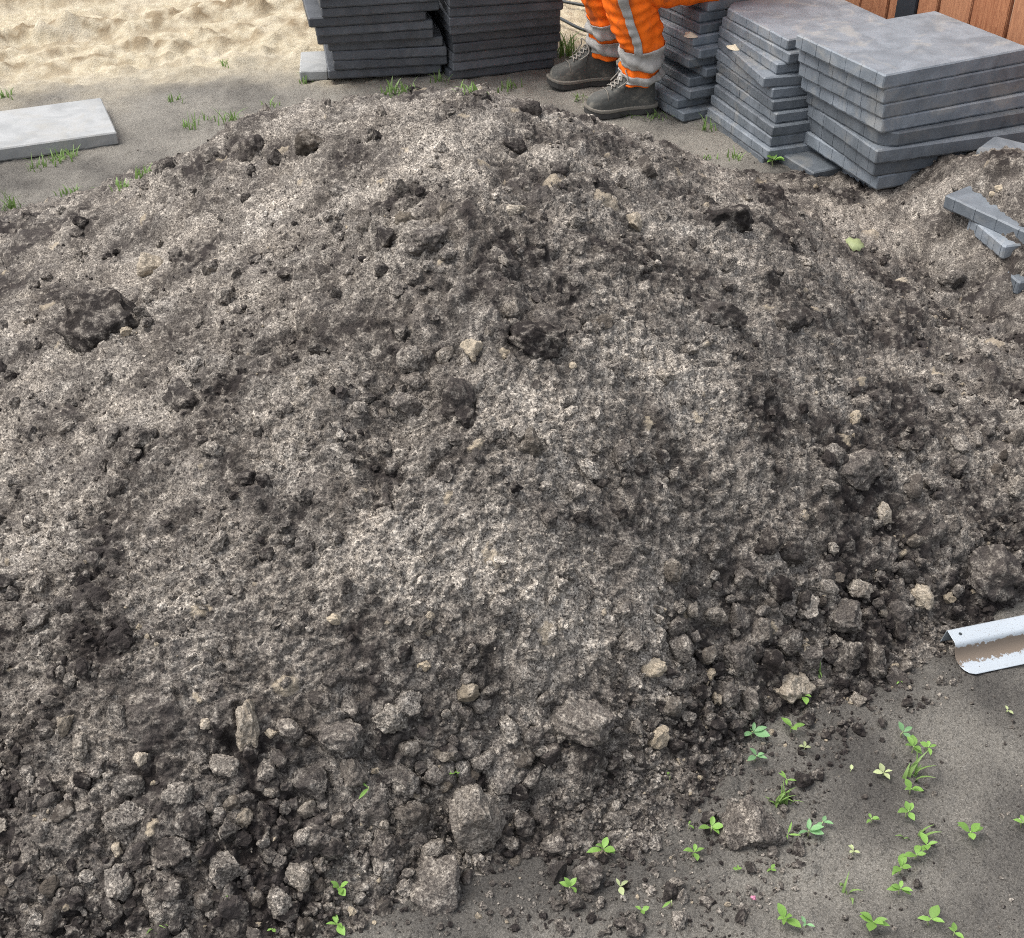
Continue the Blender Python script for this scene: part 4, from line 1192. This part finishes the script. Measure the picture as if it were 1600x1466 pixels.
# ------------------------------------------------------------------ crumbs: far too many to count, one object
def pale_at(x, y):
    r_ = np.clip(np.round(np.interp(y, ys, np.arange(len(ys)))).astype(int), 0, len(ys)-1)
    c_ = np.clip(np.round(np.interp(np.arctan2(x, y-APEX), ang, np.arange(len(ang)))).astype(int), 0, len(ang)-1)
    return pale[r_, c_]
def crumbs():
    def ico(sub):
        bm = bmesh.new(); bmesh.ops.create_icosphere(bm, subdivisions=sub, radius=1)
        v_ = np.array([q.co for q in bm.verts]); f_ = np.array([[q.index for q in t.verts] for t in bm.faces]); bm.free(); return v_, f_
    Vs, Fs, A1, A2, A3 = [], [], [], [], []
    base = 0
    for sub, cnt, smin, smax, power in ((1, 18000, .0020, .0058, 2.2), (2, 2400, .0055, .0125, 2.6))+tuple((3+i_, 65, .011, .022, 1.8) for i_ in range(9)):
        if sub < 3: v0, f0 = ico(sub)
        else:
            m0 = clod_mesh('crumb', 1300+sub, 3, .6, .17)
            v0 = np.array([q_.co for q_ in m0.vertices]); f0 = np.array([list(q_.vertices) for q_ in m0.polygons]); bpy.data.meshes.remove(m0)
        # spread as seen: even over the picture, then thinned by how cloddy that spot is
        M_ = cnt*5
        th = RNG.uniform(-.60, .60, M_); y_ = np.interp(RNG.uniform(0, 1, M_), np.linspace(0, 1, len(ys)), ys); x_ = (y_-APEX)*np.tan(th)
        hm = fan_lookup(hz2, x_, y_, -.4); gm = ground_h(x_, y_)
        onheap = hm > gm-.004
        nearfoot = (hm > gm-.045) & ~onheap
        z_ = np.where(onheap, hm, gm)
        foot = smooth(.26, .02, hm)
        pr = np.where(onheap, (.10 if sub < 3 else .35)+.75*foot*(sub < 3)+.30*np.clip(fbm(x_, y_, .22, 2, 301), -.3, 1), np.where(nearfoot, .40 if sub == 1 else .2, (.03 if sub == 1 else .008*(sub < 3))*(y_ < 2.4)+(.015 if sub == 1 else .004*(sub < 3))))
        keep = RNG.uniform(0, 1, M_) < pr
        idx = np.nonzero(keep & (y_ < 4.6))[0][:cnt]
        n_ = len(idx)
        px = x_[idx]; py = y_[idx]; pz = z_[idx]
        sz = smin+(smax-smin)*RNG.uniform(0, 1, n_)**power
        sc3 = sz[:, None]*RNG.uniform(.7, 1.3, (n_, 3))
        jit = 1+RNG.uniform(-.38, .3, (n_, len(v0), 1))*(sub < 3)
        q = RNG.normal(size=(n_, 4)); q /= np.linalg.norm(q, axis=1)[:, None]
        w, a, b, c = q.T
        Rm = np.stack([np.stack([1-2*(b*b+c*c), 2*(a*b-w*c), 2*(a*c+w*b)], -1), np.stack([2*(a*b+w*c), 1-2*(a*a+c*c), 2*(b*c-w*a)], -1), np.stack([2*(a*c-w*b), 2*(b*c+w*a), 1-2*(a*a+b*b)], -1)], 1)
        vv = np.einsum('nij,nkj->nki', Rm, v0[None]*jit*sc3[:, None, :])
        lift = np.where(hm[idx] > gm[idx]-.004, sz*(.45 if sub < 3 else .25), sz*.35)
        vv += np.stack([px, py, pz+lift], -1)[:, None, :]
        Vs.append(vv.reshape(-1, 3)); Fs.append((f0[None]+(np.arange(n_)*len(v0))[:, None, None]+base).reshape(-1, 3)); base += n_*len(v0)
        tn = RNG.uniform(0, 1 if sub < 3 else .6, n_); pl_ = np.clip(pale_at(px, py)+RNG.normal(-.03 if sub < 3 else -.07, .14, n_), .05, 1); ti = np.where(RNG.uniform(0, 1, n_) > .975, RNG.uniform(.4, .95, n_), 0)
        A1.append(np.repeat(pl_, len(v0))); A2.append(np.repeat(tn, len(v0))); A3.append(np.repeat(ti, len(v0)))
    V_ = np.concatenate(Vs).astype(np.float32); F_ = np.concatenate(Fs).astype(np.int32)
    me = bpy.data.meshes.new('soil_crumbs')
    me.vertices.add(len(V_)); me.vertices.foreach_set('co', V_.ravel())
    me.loops.add(len(F_)*3); me.loops.foreach_set('vertex_index', F_.ravel())
    me.polygons.add(len(F_)); me.polygons.foreach_set('loop_start', np.arange(0, len(F_)*3, 3, dtype=np.int32))
    me.polygons.foreach_set('use_smooth', np.zeros(len(F_), bool))
    me.update(calc_edges=True)
    for k, v_ in (('pale', A1), ('tone', A2), ('tint', A3)):
        at = me.attributes.new(k, 'FLOAT', 'POINT'); at.data.foreach_set('value', np.concatenate(v_).astype(np.float32))
    o = link('soil_crumbs', me, 'heap'); o['kind'] = 'stuff'
    o['label'] = 'countless loose crumbs of dark soil scattered over the heap'; o['category'] = 'soil crumbs'
crumbs()

# ------------------------------------------------------------------ seedlings and weeds
def leaf_mesh(name, L, Wd, curl, fold, mat):
    vs_, fs_ = [], []
    prof = [(0, .06), (.1, .2), (.2, .58), (.34, .92), (.5, 1.0), (.65, .9), (.8, .6), (.92, .28), (1.0, .03)]
    for t, w in prof:
        x = L*t*math.cos(curl*t*.6); z = L*t*math.sin(.25)-curl*L*t*t*.35
        for sgn in (-1, 0, 1):
            vs_.append((x, sgn*w*Wd/2, z+abs(sgn)*fold*w*Wd/2))
    for i in range(len(prof)-1):
        for k in (0, 1): fs_.append((i*3+k, i*3+k+1, i*3+k+4, i*3+k+3))
    me = bpy.data.meshes.new(name); me.from_pydata(vs_, [], fs_); me.update()
    me.polygons.foreach_set('use_smooth', [True]*len(me.polygons)); me.materials.append(M[mat]); return me
LEAF = {}
for mt in ('leaf', 'leaf_blue', 'leaf_pale'):
    LEAF[mt] = [leaf_mesh('leaf', 1, wv, cv, fv, mt) for wv, cv, fv in ((.50, .5, .35), (.42, .9, .5), (.58, .3, .25), (.34, .7, .45))]
    LEAF[mt+'_narrow'] = [leaf_mesh('leaf', 1, wv, cv, .4, mt) for wv, cv in ((.20, .8), (.24, 1.1), (.17, .5))]
def seedling(px, py, size, n_, kind, label, seed):
    r = random.Random(seed*31+5)
    size *= .84
    p = hit(px, py+size*.18); q = ppm(p); S = size/q
    p.z = sh(surf, p.x, p.y)+.003
    root = empty('seedling', p); tag(root, label, 'seedling', 'seedlings sprouting around the heap')
    hgt = S*.30
    v_, f_ = tube([Vector((0, 0, -.01)), Vector((r.uniform(-.1, .1)*S, r.uniform(-.1, .1)*S, hgt*.5)), Vector((0, 0, hgt))], [S*.030, S*.026, S*.02], 6)
    add_mesh('stem', v_, f_, 'leaf_pale', root)
    a0 = r.uniform(0, 6.28)
    for k in range(n_):
        lv = k//2
        o = link('leaf', r.choice(LEAF[kind]), None, root)
        L = S*(.60-.07*lv)*r.uniform(.72, 1.1)
        o.scale = (L, L, L)
        up = (.10+.30*lv)*r.uniform(.4, 1.3)
        o.location = (0, 0, hgt*(.78+.1*lv))
        o.rotation_euler = (r.uniform(-.3, .3), -up, a0+k*(3.14159 if n_ < 3 else 1.5708*(1 if k % 2 == 0 else 2)+.9*lv)+k*6.2832/max(n_, 3)*.6+r.uniform(-.35, .35))
    return root
SD = [
 (1254,1090,44,4,'leaf','bright seedling growing right in front of the pale stone, right foot'),
 (1175,1147,52,5,'leaf_blue','bluish-green five-leaved seedling below the narrow clod, right foot'),
 (1181,1184,44,4,'leaf_blue','bluish drooping seedling just under the five-leaved one'),
 (1236,1139,44,4,'leaf','light green seedling between the pale stone and the pale tiny sprout'),
 (1256,1170,30,3,'leaf_pale','tiny pale sprout left of the bare middle patch'),
 (1329,1205,20,1,'leaf_pale','single pale round leaf lying by a dark crumb on the bare ground'),
 (1379,1209,34,4,'leaf_pale','small pale sprout left of the tall row of seedlings'),
 (1227,1220,46,4,'leaf_narrow','pointed bright seedling above the big smooth clod'),
 (1110,1294,52,4,'leaf','bright seedling touching the left side of the big smooth clod'),
 (1084,1333,46,4,'leaf','bright seedling lower left of the big smooth clod'),
 (1229,1306,44,3,'leaf_narrow','narrow-leaved sprout touching the right side of the big smooth clod'),
 (1262,1300,52,5,'leaf_blue','bushy bluish seedling right of the big smooth clod'),
 (1284,1286,34,3,'leaf_blue','small bluish seedling right behind the bushy bluish one'),
 (1360,1281,32,4,'leaf','small light seedling midway on the bare ground, left of the row'),
 (1332,1332,26,4,'leaf_pale','faded little sprout below the small light seedling'),
 (1409,1146,42,3,'leaf_blue','topmost seedling of the upright row at right'),
 (1424,1170,54,5,'leaf','second seedling of the upright row at right'),
 (1449,1170,36,4,'leaf','small seedling sticking out right of the row near its top'),
 (1421,1236,50,5,'leaf','seedling in the row just below the grass tuft'),
 (1417,1270,52,4,'leaf','broad-leaved seedling in the middle of the row'),
 (1446,1322,44,4,'leaf','seedling bulging out right of the row, below its middle'),
 (1429,1338,48,4,'leaf','large-leaved seedling in the lower part of the row'),
 (1405,1357,52,5,'leaf','seedling left of the large-leaved one, lower part of the row'),
 (1405,1390,50,5,'leaf','lowest seedling of the upright row at right'),
 (1513,1302,54,5,'leaf','lone broad-leaved seedling right of the upright row'),
 (1596,1288,44,4,'leaf','seedling cut off by the right edge'),
 (1204,1361,26,4,'leaf','tiny seedling below the big smooth clod'),
 (1152,1359,18,4,'leaf','very tiny seedling lower left of the big smooth clod'),
 (1225,1436,54,6,'leaf','seedling near the bottom edge below the big smooth clod'),
 (1258,1445,34,4,'leaf_blue','bluish sprout beside the bottom edge seedling, right of the petal'),
 (1362,1442,58,6,'leaf','bushy seedling at the bottom edge, left of the row\'s end'),
 (1452,1438,54,4,'leaf','broad-leaved seedling at the bottom edge, right of the row\'s end'),
 (1489,1458,32,3,'leaf','pale seedling cut off by the bottom edge at right'),
 (1405,1066,22,3,'leaf_narrow','tiny sprout left of the steel edging'),
 (1573,1112,22,4,'leaf_pale','tiny faded sprout below the steel edging'),
 (577,1232,58,2,'leaf_narrow','two-bladed green sprout among the clods, left of the tall blocky one'),
 (714,1208,34,3,'leaf','small green sprout right above the tall blocky clod'),
 (942,1328,58,5,'leaf','largest bright seedling at the front, right of the clods'),
 (890,1388,50,5,'leaf','seedling leaning on the dark clod, front centre'),
 (968,1386,42,3,'leaf_pale','thin pale seedling on the bare ground, front centre'),
 (1048,1409,54,1,'leaf_narrow','single long green blade lying on the ground, front centre'),
 (1002,1424,26,4,'leaf','tiny seedling at the front, under the thin pale one'),
 (532,1390,50,5,'leaf','seedling pair of leaves left of the big angular clod'),
 (528,1446,50,5,'leaf','seedling at the bottom edge, left of centre'),
 (1046,1216,24,1,'leaf','single small green leaf on the lower slope, right of centre'),
 (427,1453,24,2,'leaf','tiny leaf sprout at the bottom edge, far left of the big clod'),
 (353,1400,16,3,'leaf','tiny green sprout below the angular dusty clod at left'),
 (1208,254,44,5,'leaf','green weed between the middle and nearest grey stacks'),
 (1075,1290,30,2,'leaf_narrow','thin two-bladed sprout up left of the big smooth clod'),
]
for i, (px, py, sz, n_, kd, lab) in enumerate(SD):
    seedling(px, py, sz, n_, kd, lab, i)

def tuft(px, py, wpx, hpx, n_, label, seed, mat='grass', name='grass_tuft', cat='grass tuft', wide=1.):
    r = random.Random(seed*17+3)
    p = hit(px, py); q = ppm(p); Wm = wpx/q; Hm = hpx/q
    p.z = sh(surf, p.x, p.y)
    vs_, fs_ = [], []
    n_ = max(5, int(n_*.6))
    for k in range(n_):
        a = r.uniform(0, 6.28); bx = r.gauss(0, Wm*.2); by = r.gauss(0, Wm*.16)
        L = Hm*.8*r.uniform(.4, 1.15); lean = r.uniform(.15, 1.1); w = r.uniform(.0016, .0034)*wide*(1+Hm*3)
        ca, sa = math.cos(a), math.sin(a)
        k0 = len(vs_)
        for j in range(5):
            t = j/4
            d_ = L*(t*math.sin(lean*t)); z_ = L*t*math.cos(lean*t*.9)
            ww = w*(1-t**1.6)+.0002
            vs_ += [(bx+ca*d_-sa*ww, by+sa*d_+ca*ww, z_-.004), (bx+ca*d_+sa*ww, by+sa*d_-ca*ww, z_-.004)]
        for j in range(4): fs_.append((k0+2*j, k0+2*j+1, k0+2*j+3, k0+2*j+2))
    o = add_mesh(name, vs_, fs_, mat); o.location = p
    return tag(o, label, cat, 'tufts of grass and weeds')
TF = [
 (622,148,70,34,60,'grass tuft at the foot of the left charcoal stack'),
 (735,146,75,26,60,'wide low grass tuft at the foot of the right charcoal stack'),
 (796,140,46,26,40,'leafy grass tuft right of the wide low one, before the charcoal stacks'),
 (690,128,40,24,30,'small grass tuft in the gap between the charcoal stacks'),
 (888,88,60,58,80,'tall grass clump between the right charcoal stack and the worker'),
 (1022,186,40,22,34,'small weed tuft at the heel of the nearer boot'),
 (985,182,24,18,18,'tiny grass tuft against the sole of the nearer boot'),
 (912,158,60,22,44,'low grass tuft between the two boots'),
 (300,200,40,36,26,'thin grass sprig on the bare ground behind the heap, left'),
 (360,192,44,40,34,'grass sprig on the heap\'s rear left rim'),
 (325,190,22,28,14,'slim grass sprig between two larger ones behind the heap, left'),
 (100,248,58,26,60,'bright grass tuft in front of the pale slab at left'),
 (62,262,60,30,40,'sparse grass tuft below the bright one at left'),
 (192,292,44,22,34,'low leafy tuft left of the dark rim clod'),
 (226,274,44,26,40,'bright leafy tuft above the low one, left of the rim clod'),
 (15,330,40,60,36,'tall grass at the left edge beside the heap'),
 (115,303,54,24,34,'sparse tuft on the bare ground at left, near the heap'),
 (270,158,30,24,18,'single small weed on the sand edge behind the pale slab'),
 (8,152,40,26,40,'grass tuft on the sand at the left edge'),
 (352,102,32,20,16,'small weed on the sand near the small pale block'),
 (475,128,34,24,26,'grass beside the small pale block'),
 (425,165,34,22,20,'grass sprig on the crest\'s left end'),
 (1100,205,30,36,20,'grass sprig between the worker\'s stack and the middle stack'),
 (1150,248,40,24,26,'low weed tuft in front of the middle grey stack'),
 (1105,250,34,18,18,'faint weed tuft on the ground left of the middle grey stack'),
 (1422,1215,40,62,14,'tuft of long grass blades in the upright row of seedlings'),
 (1285,1060,34,40,7,'few grass blades beside the pale stone at the right foot'),
 (1223,1255,40,46,40,'feathery dark green weed right of the big smooth clod'),
 (1320,1392,30,46,7,'dry twiggy sprig on the bare ground, left of the row\'s end'),
 (245,1455,44,44,7,'few grass blades at the bottom edge, left'),
 (1432,1308,40,40,8,'bent grass blades in the middle of the upright row'),
]
for i, (px, py, w, h, n_, lab) in enumerate(TF): tuft(px, py, w, h, n_, lab, i)

# a torn pale leaf in the gully and a pink petal in front
def flake(px, py, w, h, mat, label, name, cat):
    p = hit(px, py); q = ppm(p); p.z = sh(surf, p.x, p.y)+.012
    r = random.Random(int(px)); vs_ = [(0, 0, .004)]; N_ = 18
    for k in range(N_):
        a = 6.2832*k/N_; rr = r.uniform(.72, 1.1)
        vs_.append((w/2/q*rr*math.cos(a), h/q*rr*math.sin(a), r.uniform(-.003, .005)))
    o = add_mesh(name, vs_, [(0, 1+k, 1+(k+1) % N_) for k in range(N_)], mat)
    md = o.modifiers.new('t', 'SOLIDIFY'); md.thickness = .0008
    o.location = p; o.rotation_euler = (.25, .15, -.5)
    tag(o, label, cat)
flake(1335, 388, 32, 15, 'leaf_pale', 'torn pale yellow-green leaf lying in the gully, upper right', 'fallen_leaf', 'leaf')
flake(1176, 1411, 10, 4, 'pink', 'tiny pink petal on the bare ground at the bottom', 'petal', 'petal')
